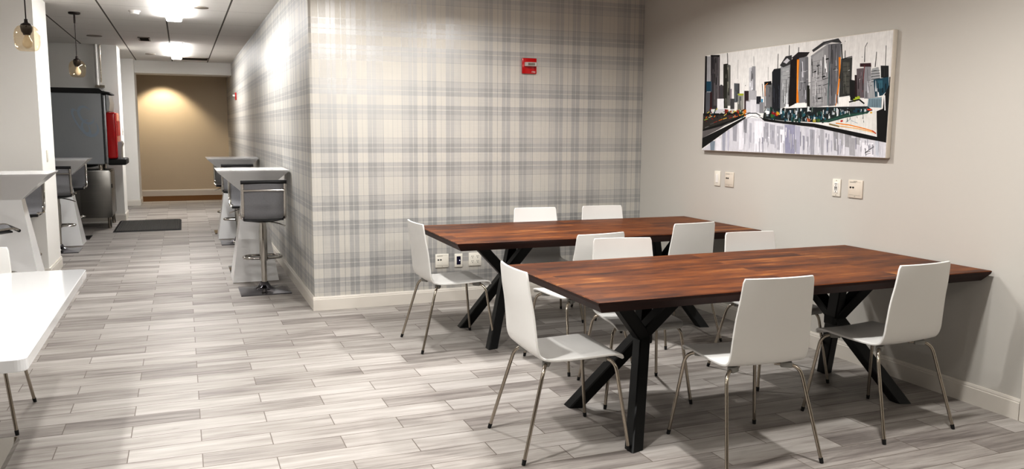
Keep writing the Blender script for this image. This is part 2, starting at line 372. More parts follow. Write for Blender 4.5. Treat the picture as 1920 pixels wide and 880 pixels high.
def make_chair(label):
    t = thing('dining_chair', label, 'chair')
    prof = [(-.243,.862,.178),(-.231,.76,.186),(-.212,.66,.194),(-.198,.57,.199),(-.188,.51,.201),(-.168,.468,.200),(-.125,.451,.199),(-.05,.447,.199),(.06,.449,.200),(.16,.453,.200),(.22,.451,.198),(.243,.441,.192),(.252,.424,.182)]
    pr = catmull(prof, 4)
    grid = []
    m = 9; N = len(pr)
    for i, (x, z, hw) in enumerate(pr):
        row = []
        back = max(0, min(1, (z-.50)/.2))
        for j in range(m):
            s = -1+2*j/(m-1)
            s = math.copysign(abs(s)**.85, s)
            w = hw
            if i == 0: w = hw-.006
            row.append((x + .018*back*(s*s-.4) , s*w, z + .006*(1-back)*(s*s-.5)))
        grid.append(row)
    o = obj('seat_shell', MB().sheet(grid, .0115), M['chair'], t, smooth=True)
    b = o.modifiers.new('round', 'BEVEL'); b.width = .003; b.segments = 2; b.limit_method = 'ANGLE'; b.angle_limit = R(50)
    for sx, xt, xf in ((-1, -.150, -.265), (1, .205, .258)):
        for sy in (-1, 1):
            pts = [(xt*.62, sy*.095, .431), (xt, sy*.192, .428), (xf, sy*.245, .012)]
            lg = obj('leg', MB().tube(round_path(pts, .055), .0085, 10), M['nickel'], t, smooth=True)
            d = (Vector(pts[1])-Vector(pts[2])).normalized()
            obj('foot_cap', MB().tube([Vector(pts[2])-d*.012, Vector(pts[2])+d*.012], [.0085,.0098], 10), M['rubber'], lg, smooth=True)
            ang = math.atan2(sy*.097, xt*.38)
            MM = Matrix.Translation((xt*.8, sy*.140, .430)) @ Matrix.Rotation(ang, 4, 'Z')
            obj('mounting_pad', MB().rbox(-.026, .026, -.017, .017, -.014, .013, .005, 2, MM), M['greyp'], t, smooth=True)
    return t
CH = 'white chairs around the wooden tables'
chairs = [
 ('white moulded chair at the left end of the near wooden table, nearest the viewer on that side', 1.636, 3.495, -2, 'white moulded chair at the left end of the near wooden table'),
 (None, 2.405, 3.085, 86, 'white chair with its back to us at the near table, left of two'),
 (None, 3.302, 3.155, 94, 'white chair with its back to us at the near table, closest to the beige wall'),
 (None, 2.345, 4.005, 259.5, 'white chair facing us across the near table, left of two on that side'),
 (None, 3.29, 4.007, 267, 'white chair facing us across the near table, next to the beige wall'),
 (None, 1.69, 5.455, 2, 'white moulded chair at the left end of the far wooden table'),
 (None, 2.335, 4.70, 98.5, 'white askew chair with its back to us at the far table, left of two'),
 (None, 3.239, 5.02, 96, 'white chair with its back to us at the far table, right of two'),
 (None, 2.627, 5.92, 264, 'white chair against the plaid wall, left of the two behind the far table'),
 (None, 3.237, 5.905, 265, 'white chair against the plaid wall, right one behind the far table near the corner'),
 (None, -1.05, 4.73, 270, 'white chair tucked under the white gloss table at the left edge'),
]
proto = make_chair(chairs[0][4])
for i, (_, x, y, a, lb) in enumerate(chairs):
    o = proto if i == 0 else copy_tree(proto)
    o.location = (x, y, 0); o.rotation_euler.z = R(a); o['label'] = lb
    if i < 10: o['group'] = CH
    elif 'group' in o: del o['group']

# ------------------------------------------------------------------ wooden tables on black spider legs
def make_table():
    t = thing('dining_table', '', 'table', group='walnut dining tables')
    hx, hy, z1, z0, zm, ch = 1.18, .528, .76, .704, .742, .034
    mb = MB()
    r = .012
    def ring(ix, z): return [(-hx+ix,-hy+ix,z),(hx-ix,-hy+ix,z),(hx-ix,hy-ix,z),(-hx+ix,hy-ix,z)]
    vs = ring(r*.3, z1)+ring(0, z1-.004)+ring(.004, zm)+ring(ch, z0)
    mb.add(vs, [(0,1,2,3)])
    mb.cur = 1
    for k in range(3):
        for i in range(4): mb.f.append([k*4+i, (k+1)*4+i, (k+1)*4+(i+1)%4, k*4+(i+1)%4]); mb.mi.append(0 if k == 0 else 1)
    mb.f.append([15,14,13,12]); mb.mi.append(1)
    obj('tabletop', mb, [M['wood'], M['woode']], t)
    for s in (-1, 1):
        # one welded spider frame per end: two through bars ending in feet plus an outer prop
        if s < 0: C = Vector((-.655,-.02,.462)); feet = [(-.885,.295,.0),(-.885,-.355,.0)]; prop = (-.95,-.27,.706)
        else: C = Vector((.615,-.005,.45)); feet = [(.875,.325,.0),(.85,-.29,.0)]; prop = (.70,-.20,.706)
        f = thing_part('leg_frame', t, C)
        for F in feet:
            F = Vector(F); d = C-F; T = F+d*(.706/d.z)
            obj('leg', cutbar(F, T, .066), M['black'], f_parent(f))
        obj('leg', cutbar(C-Vector((0,0,.02)), Vector(prop), .066), M['black'], f_parent(f))
    return t
def cutbar(a, b, w):
    # square bar with its ends cut level with the floor and the table underside
    a = Vector(a); b = Vector(b); t = (b-a).normalized(); u = t.cross(Vector((0,1,0))).normalized(); v = t.cross(u).normalized()
    mb = MB(); vs = []
    for p in (a, b):
        for x, y in ((-1,-1),(1,-1),(1,1),(-1,1)):
            c = (u*x+v*y)*w/2; c = c - t*(c.z/t.z); vs.append(p+c)
    # bevel the long edges slightly by an octagonal section
    vs = []
    k = .82
    for p in (a, b):
        for x, y in ((-k,-1),(k,-1),(1,-k),(1,k),(k,1),(-k,1),(-1,k),(-1,-k)):
            c = (u*x+v*y)*w/2; c = c - t*(c.z/t.z); vs.append(p+c)
    n = 8
    return mb.add(vs, [tuple(range(n-1,-1,-1)), tuple(range(n,2*n))]+[(i,(i+1)%n,n+(i+1)%n,n+i) for i in range(n)])
def thing_part(name, parent, C):
    o = obj('hub', MB().rbox(-.04,.04,-.04,.04,-.05,.05,.008,2, Matrix.Translation(C)), M['black'], parent); return o
def f_parent(o): return o.parent
tb = make_table()
tb.location = (1.6228+1.18+.0005, 3.0765+.528+.004, 0); tb.rotation_euler.z = R(.2)
tb['label'] = 'near walnut table with black crossed legs, its end against the beige wall'
tb2 = copy_tree(tb); tb2.location = (1.64+1.170, 5.009+.515, 0); tb2.rotation_euler.z = R(-1.0)
tb2['label'] = 'far walnut table with black crossed legs, closer to the plaid wall'

# ------------------------------------------------------------------ white bar tables along the corridor
def make_bar_table():
    t = thing('bar_table', '', 'table', group='white bar tables along the corridor')
    obj('table_top', MB().frustum(0,0,.322,.322,1.078,.33,.33,1.092), M['lam'], t)
    mb = MB().frustum(0,0,.085,.085,.86,.322,.322,1.078)
    obj('flared_neck', mb, M['lam'], t)
    obj('pedestal', MB().frustum(0,0,.215,.215,.008,.085,.085,.86), M['lam'], t)
    obj('foot_plate', bx(-.212,.212,-.212,.212,0,.008), M['chrome'], t)
    return t
bt = make_bar_table(); bts = [bt]
for i, (x, y, lb) in enumerate([(.615, 8.48, 'white hourglass bar table on the right, nearest by the plaid wall'), (.615, 11.87, 'white hourglass bar table farther down the plaid corridor wall'),
                                (-1.40, 8.28, 'white hourglass bar table in front of the white pier at left'), (-1.43, 11.77, 'white hourglass bar table past the white pier, near the drink dispenser')]):
    o = bt if i == 0 else copy_tree(bt); o.location = (x, y, 0); o['label'] = lb

def make_stool():
    # faces +Y, back at -Y
    t = thing('bar_stool', '', 'stool', group='chrome mesh bar stools')
    # base: square plate rising to the post
    n = 16; prof = [(.22,0),(.22,.009),(.17,.015),(.11,.022),(.06,.045),(.034,.085)]
    vs = []; fs = []
    for r, z in prof:
        for k in range(n):
            a = 2*PI*k/n+PI/4; q = max(abs(math.cos(a)), abs(math.sin(a))); w = min(1, max(0, (r-.034)/.14)); s = w/q+(1-w)
            vs.append((r*s*math.cos(a), r*s*math.sin(a), z))
    for i in range(len(prof)-1):
        for k in range(n): fs.append((i*n+k, i*n+(k+1)%n, (i+1)*n+(k+1)%n, (i+1)*n+k))
    fs.append(tuple(range(n-1,-1,-1)))
    obj('base', MB().add(vs, fs), M['basechrome'], t, smooth=True)
    c = obj('column', MB().lathe([(.025,.07),(.025,.285),(.036,.286),(.036,.56),(.031,.60),(.031,.645)], 20), M['chrome'], t, smooth=True)
    fr = [(-.035,.0,.305),(-.165,.02,.305),(-.165,.20,.305),(.165,.20,.305),(.165,.02,.305),(.035,.0,.305)]
    obj('footrest', MB().tube(round_path(fr, .09, 8), .013, 10), M['chrome'], t, smooth=True)
    obj('height_lever', MB().tube(round_path([(.03,-.01,.645),(.12,-.02,.63),(.20,-.03,.60)], .05), .006, 8), M['chrome'], t, smooth=True)
    # sling: back, rounded corner, seat, front roll
    pr = catmull([(-.235,1.01),(-.215,.88),(-.20,.76),(-.175,.705),(-.12,.683),(.02,.688),(.15,.70),(.19,.685)], 5)
    grid = [[(s*.172, y - .012*(1-s*s)*(1 if z > .8 else 0), z-.010*(1-s*s)*(0 if z > .75 else 1)) for s in (-1,-.6,-.2,.2,.6,1)] for y, z in pr]
    obj('mesh_sling', MB().sheet(grid, .004), M['sling'], t, smooth=True)
    for s in (-1, 1):
        obj('side_frame', MB().tube([(s*.180, y, z) for y, z in pr], .015, 8, sx=.6), M['chrome'], t, smooth=True)
    obj('top_roll', MB().tube([(-.195,-.237,1.018),(.195,-.237,1.018)], .017, 14), M['vinyl'], t, smooth=True)
    obj('back_bar', MB().tube([(-.178,-.238,.945),(.178,-.238,.945)], .010, 8), M['chrome'], t, smooth=True)
    obj('front_roll', MB().tube([(-.182,.192,.680),(.182,.192,.680)], .013, 12), M['vinyl'], t, smooth=True)
    pan = []
    for y, k in ((-.15,.0),(-.12,.6),(-.05,.95),(.05,.95),(.12,.6),(.15,0)):
        pan.append([(s*.172, y, .672-.030*k*(1-s*s)) for s in (-1,-.6,-.2,.2,.6,1)])
    obj('seat_pan', MB().sheet(pan, .012), M['vinyl'], t, smooth=True)
    return t
st = make_stool()
for i, (x, y, a, lb) in enumerate([
    (.652, 7.80, 0, 'chrome mesh bar stool standing nearest in the corridor with its back to us'),
    (.63, 9.10, 180, 'mesh bar stool tucked behind the nearest right bar table, facing us'),
    (.635, 11.27, 0, 'mesh bar stool with its back to us at the farther right bar table'),
    (.60, 12.50, 180, 'farthest mesh bar stool, behind the farther right bar table'),
    (-1.44, 8.80, 180, 'mesh bar stool between the left bar table and the white pier'),
    (-1.46, 7.50, -70, 'mesh bar stool cut off by the left edge beside the left bar table'),
    (-1.42, 11.15, 0, 'mesh bar stool half hidden by the white pier, its back to us'),
    (-1.42, 12.42, 180, 'mesh bar stool behind the far left bar table, next to the drink dispenser')]):
    o = st if i == 0 else copy_tree(st); o.location = (x, y, 0); o.rotation_euler.z = R(a); o['label'] = lb

# ------------------------------------------------------------------ white gloss table, left foreground
t = thing('dining_table', 'long white gloss table at the left edge of the foreground', 'table', (-.975, 3.93, 0))
bm_ = MB(); hx, hy, r = .475, .925, .035
out = []
for cx, cy, a0 in ((hx-r,-hy+r,-90),(hx-r,hy-r,0),(-hx+r,hy-r,90),(-hx+r,-hy+r,180)):
    for k in range(7): a = R(a0+15*k); out.append((cx+r*math.cos(a), cy+r*math.sin(a)))
o = obj('tabletop', MB().prism(out, .697, .742, 'z'), M['gloss'], t)
b = o.modifiers.new('edge', 'BEVEL'); b.width = .004; b.segments = 3; b.limit_method = 'ANGLE'; b.angle_limit = R(60)
obj('pedestal', MB().rbox(-.05,.05,-.30,.30,.02,.697,.006,2), M['steel'], t, smooth=True)
o = obj('base_plate', MB().frustum(0,0,.195,.46,0,.188,.453,.022), M['chrome'], t)

# ------------------------------------------------------------------ drink dispenser, its stand, the wall pipe, the mat
t = thing('steel_stand', 'stainless steel equipment stand under the drink dispenser', 'stand', (-1.39, 13.87, 0))
obj('cabinet', MB().rbox(-.36,.38,-.42,.42,.165,.862,.006,2), M['steel'], t, smooth=True)
obj('side_panel', MB().rbox(-.02,.384,-.428,-.41,.175,.852,.004,2), M['steel'], t, smooth=True)
d = obj('door', MB().rbox(.375,.392,-.40,.40,.19,.84,.005,2), M['steel'], t, smooth=True)
obj('handle', MB().rbox(.392,.404,-.37,-.34,.60,.66,.004,2), M['dark'], d)
for x in (-.31, .345):
    for y in (-.375, .375): obj('leg', MB().lathe([(.022,0),(.026,.012),(.026,.17)], 14, Matrix.Translation((x,y,0))), M['nickel'], t, smooth=True)
t = thing('drink_dispenser', 'tall grey drink dispenser with a red front beside the corridor', 'dispenser', (-1.39, 13.87, .862))
for x in (-.3, .26):
    for y in (-.33, .33): obj('foot', MB().lathe([(.03,0),(.022,.095)], 12, Matrix.Translation((x,y,0))), M['nickel'], t, smooth=True)
obj('drip_bowl', MB().lathe([(.10,.03),(.20,.05),(.21,.09)], 20, Matrix.Translation((.0,0,0))), M['dark'], t, smooth=True)
obj('cabinet', MB().rbox(-.40,.325,-.44,.42,.09,1.115,.012,3), M['grey'], t, smooth=True)
obj('front_panel', MB().rbox(.33,.385,-.43,.42,.09,1.10,.02,4), M['silver'], t, smooth=True)
obj('header_panel', MB().prism([(.385,.86),(.385,1.10),(.42,1.09),(.435,.98),(.42,.86)], -.43, .42), M['silver'], t, smooth=True)
obj('top_cover', MB().prism([(-.42,1.115),(-.42,1.185),(.30,1.185),(.34,1.15),(.44,1.13),(.44,1.112)], -.445, .43), M['rubber'], t)
h = obj('red_housing', MB().rbox(.37,.505,-.437,.28,.17,.845,.03,4), M['red'], t, smooth=True)
obj('screen_bezel', MB().rbox(.50,.512,-.34,.20,.50,.72,.003,2), M['redm'], h)
obj('nozzle', MB().prism([(.495,.165),(.495,.40),(.52,.42),(.55,.42),(.565,.38),(.545,.33),(.545,.165)], -.30, .06), M['silver'], t)
obj('drip_tray', MB().rbox(.37,.61,-.42,.28,.075,.165,.02,3), M['rubber'], t, smooth=True)
sw = MB()
for q, (cx, cz, rx, rz, ph) in enumerate(((.12,.80,.085,.13,.3),(.16,.62,.10,.12,1.2),(.05,.70,.06,.20,.9))):
    vs = []; y = -.442-.0015*q
    for k in range(22):
        a = ph+k*.25; wd = .017*math.sin(PI*(k+.5)/22)+.003
        for s in (1-wd/.1, 1+wd/.1):
            vs.append((cx+s*rx*math.cos(a)*math.cos(.5)-s*rz*math.sin(a)*math.sin(.5), y, cz+s*rx*math.cos(a)*math.sin(.5)+s*rz*math.sin(a)*math.cos(.5)))
    sw.add(vs, [(2*k, 2*k+1, 2*k+3, 2*k+2) for k in range(21)])
obj('swirl_print', sw, M['swirl'], t, label='faint pale blue swirls printed on the side')
t = thing('wall_pipe', 'bright vertical pipe on the wall above the drink dispenser', 'pipe', (-1.19, 14.5, 2.12))
obj('pipe_run', MB().tube([(0,0,0),(0,0,.645)], .022, 14), M['white'], t, smooth=True)
obj('pipe_run', MB().tube([(.055,.02,.06),(.055,.02,.645)], .012, 10), M['nickel'], t, smooth=True)
obj('pipe_bracket', MB().rbox(-.03,.10,-.03,.05,-.02,.02,.004,2), M['nickel'], t)
mb = MB().add([(-.455,-.755,.002),(.455,-.755,.002),(.455,.755,.002),(-.455,.755,.002),(-.43,-.73,.014),(.43,-.73,.014),(.43,.73,.014),(-.43,.73,.014)], [(3,2,1,0),(0,1,5,4),(1,2,6,5),(2,3,7,6),(3,0,4,7)])
t = thing('floor_mat', 'black ribbed rubber mat lying on the corridor floor', 'mat', (-.518, 13.68, 0))
obj('mat_border', mb, M['mat'], t)
mb = MB()
for k in range(36):
    x = -.415+k*.0237; mb.prism([(x-.0118,.013),(x,.0185),(x+.0118,.013)], -.715, .715)
obj('ribbed_surface', mb, M['rubber'], t)

# ------------------------------------------------------------------ pendants
def make_pendant():
    t = thing('pendant_lamp', '', 'lamp', group='amber glass pendant lamps')     # origin at the ceiling
    obj('canopy', MB().lathe([(.062,0),(.062,-.016),(.052,-.022)], 28), M['bronze'], t, smooth=True)
    obj('cord', MB().tube([(0,0,-.02),(0,0,-.50)], .0045, 8), M['bronze'], t, smooth=True)
    obj('stem', MB().lathe([(.010,-.02),(.010,-.12)], 10), M['bronze'], t, smooth=True)
    obj('socket', MB().lathe([(.012,-.485),(.014,-.51),(.036,-.522),(.042,-.54),(.036,-.575),(.026,-.59),(.024,-.60)], 20), M['bronze'], t, smooth=True)
    obj('bulb', MB().lathe([(.014,-.598),(.018,-.615),(.032,-.64),(.036,-.66),(.030,-.682),(.012,-.697),(.001,-.699)], 20), M['bulb'], t, smooth=True)
    pr = [(.036,-.53),(.060,-.540),(.078,-.565),(.086,-.60),(.087,-.64),(.082,-.68),(.072,-.705),(.055,-.716),(.03,-.718),(.001,-.718)]
    obj('glass_shade', MB().lathe(pr, 36, cap=False), M['glass'], t, smooth=True)
    return t
p = make_pendant(); p.location = (-1.068, 10.64, ZC); p['label'] = 'smaller amber globe pendant hanging before the dispenser alcove, canopy visible'
q = copy_tree(p); q.location = (-1.042, 7.17, ZC); q['label'] = 'amber globe pendant hanging nearest in front of the white pier'

# ------------------------------------------------------------------ ceiling fittings
def strip_light(y0, y1, label):
    t = thing('linear_ceiling_light', label, 'light', (-.03, (y0+y1)/2, ZC), group='linear corridor ceiling lights')
    h = (y1-y0)/2
    f = MB()
    for a in ((-.1,.1,-h-.015,-h),(-.1,.1,h,h+.015),(-.1,-.085,-h,h),(.085,.1,-h,h)): f.box(*a, -.008, 0)
    obj('frame', f, M['white'], t)
    obj('diffuser', MB().rbox(-.085,.085,-h,h,-.055,-.001,.02,3), M['lit'], t)
strip_light(7.9, 10.6, 'nearer bright linear light in the corridor ceiling, cut by the top edge')
strip_light(13.75, 16.35, 'farther bright linear light in the corridor ceiling')
t = thing('smoke_detector', 'round white smoke detector on the corridor ceiling', 'detector', (-.431, 10.216, ZC))
obj('base', MB().lathe([(.06,0),(.06,-.012)], 24), M['white'], t, smooth=True); obj('sensor_cap', MB().lathe([(.05,-.012),(.045,-.035),(.02,-.042)], 24), M['white'], t, smooth=True)
def disc(x, y, r, label, ry=1.0):
    t = thing('ceiling_speaker', label, 'speaker', (x, y, ZC), group='round fittings in the corridor ceiling')
    obj('ring', MB().lathe([(r,0),(r,-.008),(r*.85,-.010)], 28), M['grille'], t, smooth=True); obj('grille', MB().lathe([(r*.84,-.004),(r*.84,-.009)], 28), M['darkgrey'], t)
disc(.246, 9.65, .075, 'dark round ceiling fitting right of the nearer corridor light')
disc(-.454, 16.0, .085, 'small dark round ceiling fitting left of the farther corridor light')
disc(-1.088, 13.2, .10, 'dark round ceiling fitting above the drink dispenser')
def vent(name, x0, x1, y0, y1, label):
    t = thing(name, label, 'vent', ((x0+x1)/2, (y0+y1)/2, ZC)); w, h = (x1-x0)/2, (y1-y0)/2
    f = MB()
    for a in ((-w,w,-h,-h+.02),(-w,w,h-.02,h),(-w,-w+.02,-h,h),(w-.02,w,-h,h)): f.box(*a, -.010, 0)
    obj('frame', f, M['grille'], t)
    s = MB(); n = max(3, int(h*2/.06))
    for k in range(n): y = -h+.02+(k+.5)*(2*h-.04)/n; s.hexa([(-w+.02,y-.012,-.008),(w-.02,y-.012,-.008),(w-.02,y-.006,-.008),(-w+.02,y-.006,-.008),(-w+.02,y+.006,-.001),(w-.02,y+.006,-.001),(w-.02,y+.012,-.001),(-w+.02,y+.012,-.001)])
    obj('slats', s, M['darkgrey'], t)
vent('ceiling_vent', -.53, -.37, 13.1, 13.6, 'small square grille in the ceiling left of the farther corridor light')
vent('return_grille', .05, .52, 16.45, 17.0, 'wide grey return grille in the ceiling before the bulkhead')

# ------------------------------------------------------------------ fire strobes
def strobe(label):
    # local: X across, Z up, wall behind at +Y
    t = thing('fire_strobe', label, 'fire alarm', group='red fire strobes')
    obj('backplate', MB().rbox(-.067,.067,-.022,0,-.067,.067,.004,2), M['red'], t, smooth=True)
    l = obj('strobe_lens', MB().prism([(-.05,-.022),(.062,-.022),(.062,-.04),(.048,-.062),(-.036,-.062),(-.05,-.04)], -.004, .03, 'z'), M['strobe'], t)
    obj('reflector', MB().prism([(-.03,-.0625),(-.01,-.0625),(.0,-.0635),(.02,-.0635),(.035,-.0625),(.035,-.0622),(-.03,-.0622)], .002, .024, 'z'), M['chrome'], l)
    cu = bpy.data.curves.new('lettering', 'FONT'); cu.body = 'FIRE'; cu.size = .02; cu.extrude = .0005; cu.align_x = 'CENTER'
    o = bpy.data.objects.new('lettering', cu); COL.objects.link(o); o.parent = t; o.location = (.038,-.0226,-.058); o.rotation_euler = (R(90),0,0)
    bpy.context.view_layer.update(); me = bpy.data.meshes.new_from_object(o.evaluated_get(bpy.context.evaluated_depsgraph_get()))
    me.name = 'lettering'; me.materials.clear(); me.materials.append(M['white'])
    lt = bpy.data.objects.new('lettering', me); COL.objects.link(lt); lt.parent = t; lt.location = o.location; lt.rotation_euler = o.rotation_euler; lt['label'] = 'white FIRE lettering'
    bpy.data.objects.remove(o); bpy.data.curves.remove(cu)
    return t
s1 = strobe('red fire strobe on the plaid wall above the far wooden table'); s1.location = (2.851, YB, 2.045)
s2 = copy_tree(s1); s2.location = (XC, 16.2, 2.07); s2.rotation_euler.z = R(-90); s2['label'] = 'small red fire strobe far down the corridor plaid wall'

# ------------------------------------------------------------------ wall plates
def plate(w, h, label, name, cat, mat='plate', group=None):
    t = thing(name, label, cat, group=group)
    obj('cover_plate', MB().rbox(-w/2,w/2,-.008,0,-h/2,h/2,.003,2), M[mat], t, smooth=True); return t
def slots(t, pts):
    for x, z, w, h in pts: obj('socket_slot', bx(x-w/2,x+w/2,-.0095,-.0075,z-h/2,z+h/2), M['dark'], t)
def screws(t, pts):
    for x, z in pts: obj('screw', MB().lathe([(.003,0),(.003,.0015)], 10, Matrix.Translation((x,-.008,z)) @ Matrix.Rotation(R(90),4,'X')), M['tone'], t)
def lines(t, pts):
    for x, z, w, h in pts: obj('printed_line', bx(x-w/2,x+w/2,-.0086,-.0078,z-h/2,z+h/2), M['tone'], t)
def av_plate(label, w, h, ports, mat='plate', group='audio video plates'):
    t = plate(w, h, label, 'connection_plate', 'wall plate', mat, group)
    for x in ports:
        o = obj('port', MB().prism([(x-.007,.014),(x+.007,.014),(x+.007,.007),(x+.004,.004),(x-.004,.004),(x-.007,.007)], -.0095, -.0075), M['dark'], t)
    lines(t, [(-w*.17, h*.36, w*.42, .004), (0, -h*.34, w*.82, .0015), (0, h*.39, w*.8, .001)]); screws(t, [(0, -h*.40)])
    return t
t = av_plate('cream plate with two dark ports, leftmost of three low plates on the plaid wall', .12, .118, (-.034,-.012)); t.location = (2.051, YB, .359)
t = plate(.073, .118, 'narrow plate with a dark navy insert low on the plaid wall', 'usb_charger', 'wall plate'); t.location = (2.201, YB, .355)
o = obj('insert', MB().rbox(-.018,.018,-.010,-.007,-.036,.036,.002,2), M['navy'], t); obj('status_light', MB().lathe([(.0035,0),(.003,.0012)], 12, Matrix.Translation((.008,-.0098,0)) @ Matrix.Rotation(R(90),4,'X')), M['led'], o)
t = plate(.116, .116, 'white quad power outlet under the far table, rightmost of three low plates', 'power_outlet', 'outlet'); t.location = (2.353, YB, .358)
for cx in (-.024, .024):
    for cz in (-.02, .022): slots(t, [(cx-.007,cz+.006,.003,.009),(cx+.007,cz+.006,.003,.007),(cx,cz-.008,.005,.005)])
def rot(t, y, z): t.location = (XR, y, z); t.rotation_euler.z = R(-90)
t = plate(.077, .12, 'narrow white outlet under the left part of the painting', 'power_outlet', 'outlet'); rot(t, 5.577, 1.111)
obj('receptacle', MB().rbox(-.017,.017,-.011,-.007,-.034,.034,.002,2), M['white'], t); lines(t, [(0,.02,.012,.002),(0,.012,.012,.002),(0,-.012,.012,.002),(0,-.02,.012,.002)])
t = av_plate('cream plate with two ports under the left part of the painting', .112, .116, (-.032,-.012), 'plated'); rot(t, 5.419, 1.111)
t = plate(.072, .115, 'white duplex outlet with dark slots below the right of the painting', 'power_outlet', 'outlet'); rot(t, 4.264, 1.124)
obj('receptacle', MB().rbox(-.017,.017,-.011,-.007,-.034,.034,.002,2), M['white'], t); screws(t, [(0,.048),(0,-.048)])
for z in (.020, -.020): 
    for x in (-.006, .006): obj('socket_slot', bx(x-.0015,x+.0015,-.0125,-.0105,z+.002,z+.010), M['dark'], t)
    obj('socket_slot', bx(-.0025,.0025,-.0125,-.0105,z-.008,z-.003), M['dark'], t)
for x in (-.006,.006): obj('usb_slot', bx(x-.0025,x+.0025,-.0125,-.0105,-.008,.008), M['dark'], t)
t = av_plate('wide cream plate with two dark ports under the right part of the painting', .122, .116, (-.038,-.016), 'plated'); rot(t, 4.099, 1.126); lines(t, [(.0,.05,.03,.004)])
t = plate(.075, .116, 'white light switch on the corridor side of the near white pier', 'light_switch', 'switch'); t.location = (-1.262, 9.41, 1.2); t.rotation_euler.z = R(90)
obj('rocker', MB().rbox(-.017,.017,-.012,-.007,-.034,.034,.003,2), M['white'], t)
t = plate(.08, .12, 'small tan plate on the side of the pier behind the dispenser', 'wall_sensor', 'wall plate', 'plated'); t.location = (-.9, 14.95, 1.42); t.rotation_euler.z = R(90)
obj('button', MB().rbox(-.012,.012,-.011,-.007,-.015,.015,.002,2), M['greyp'], t)

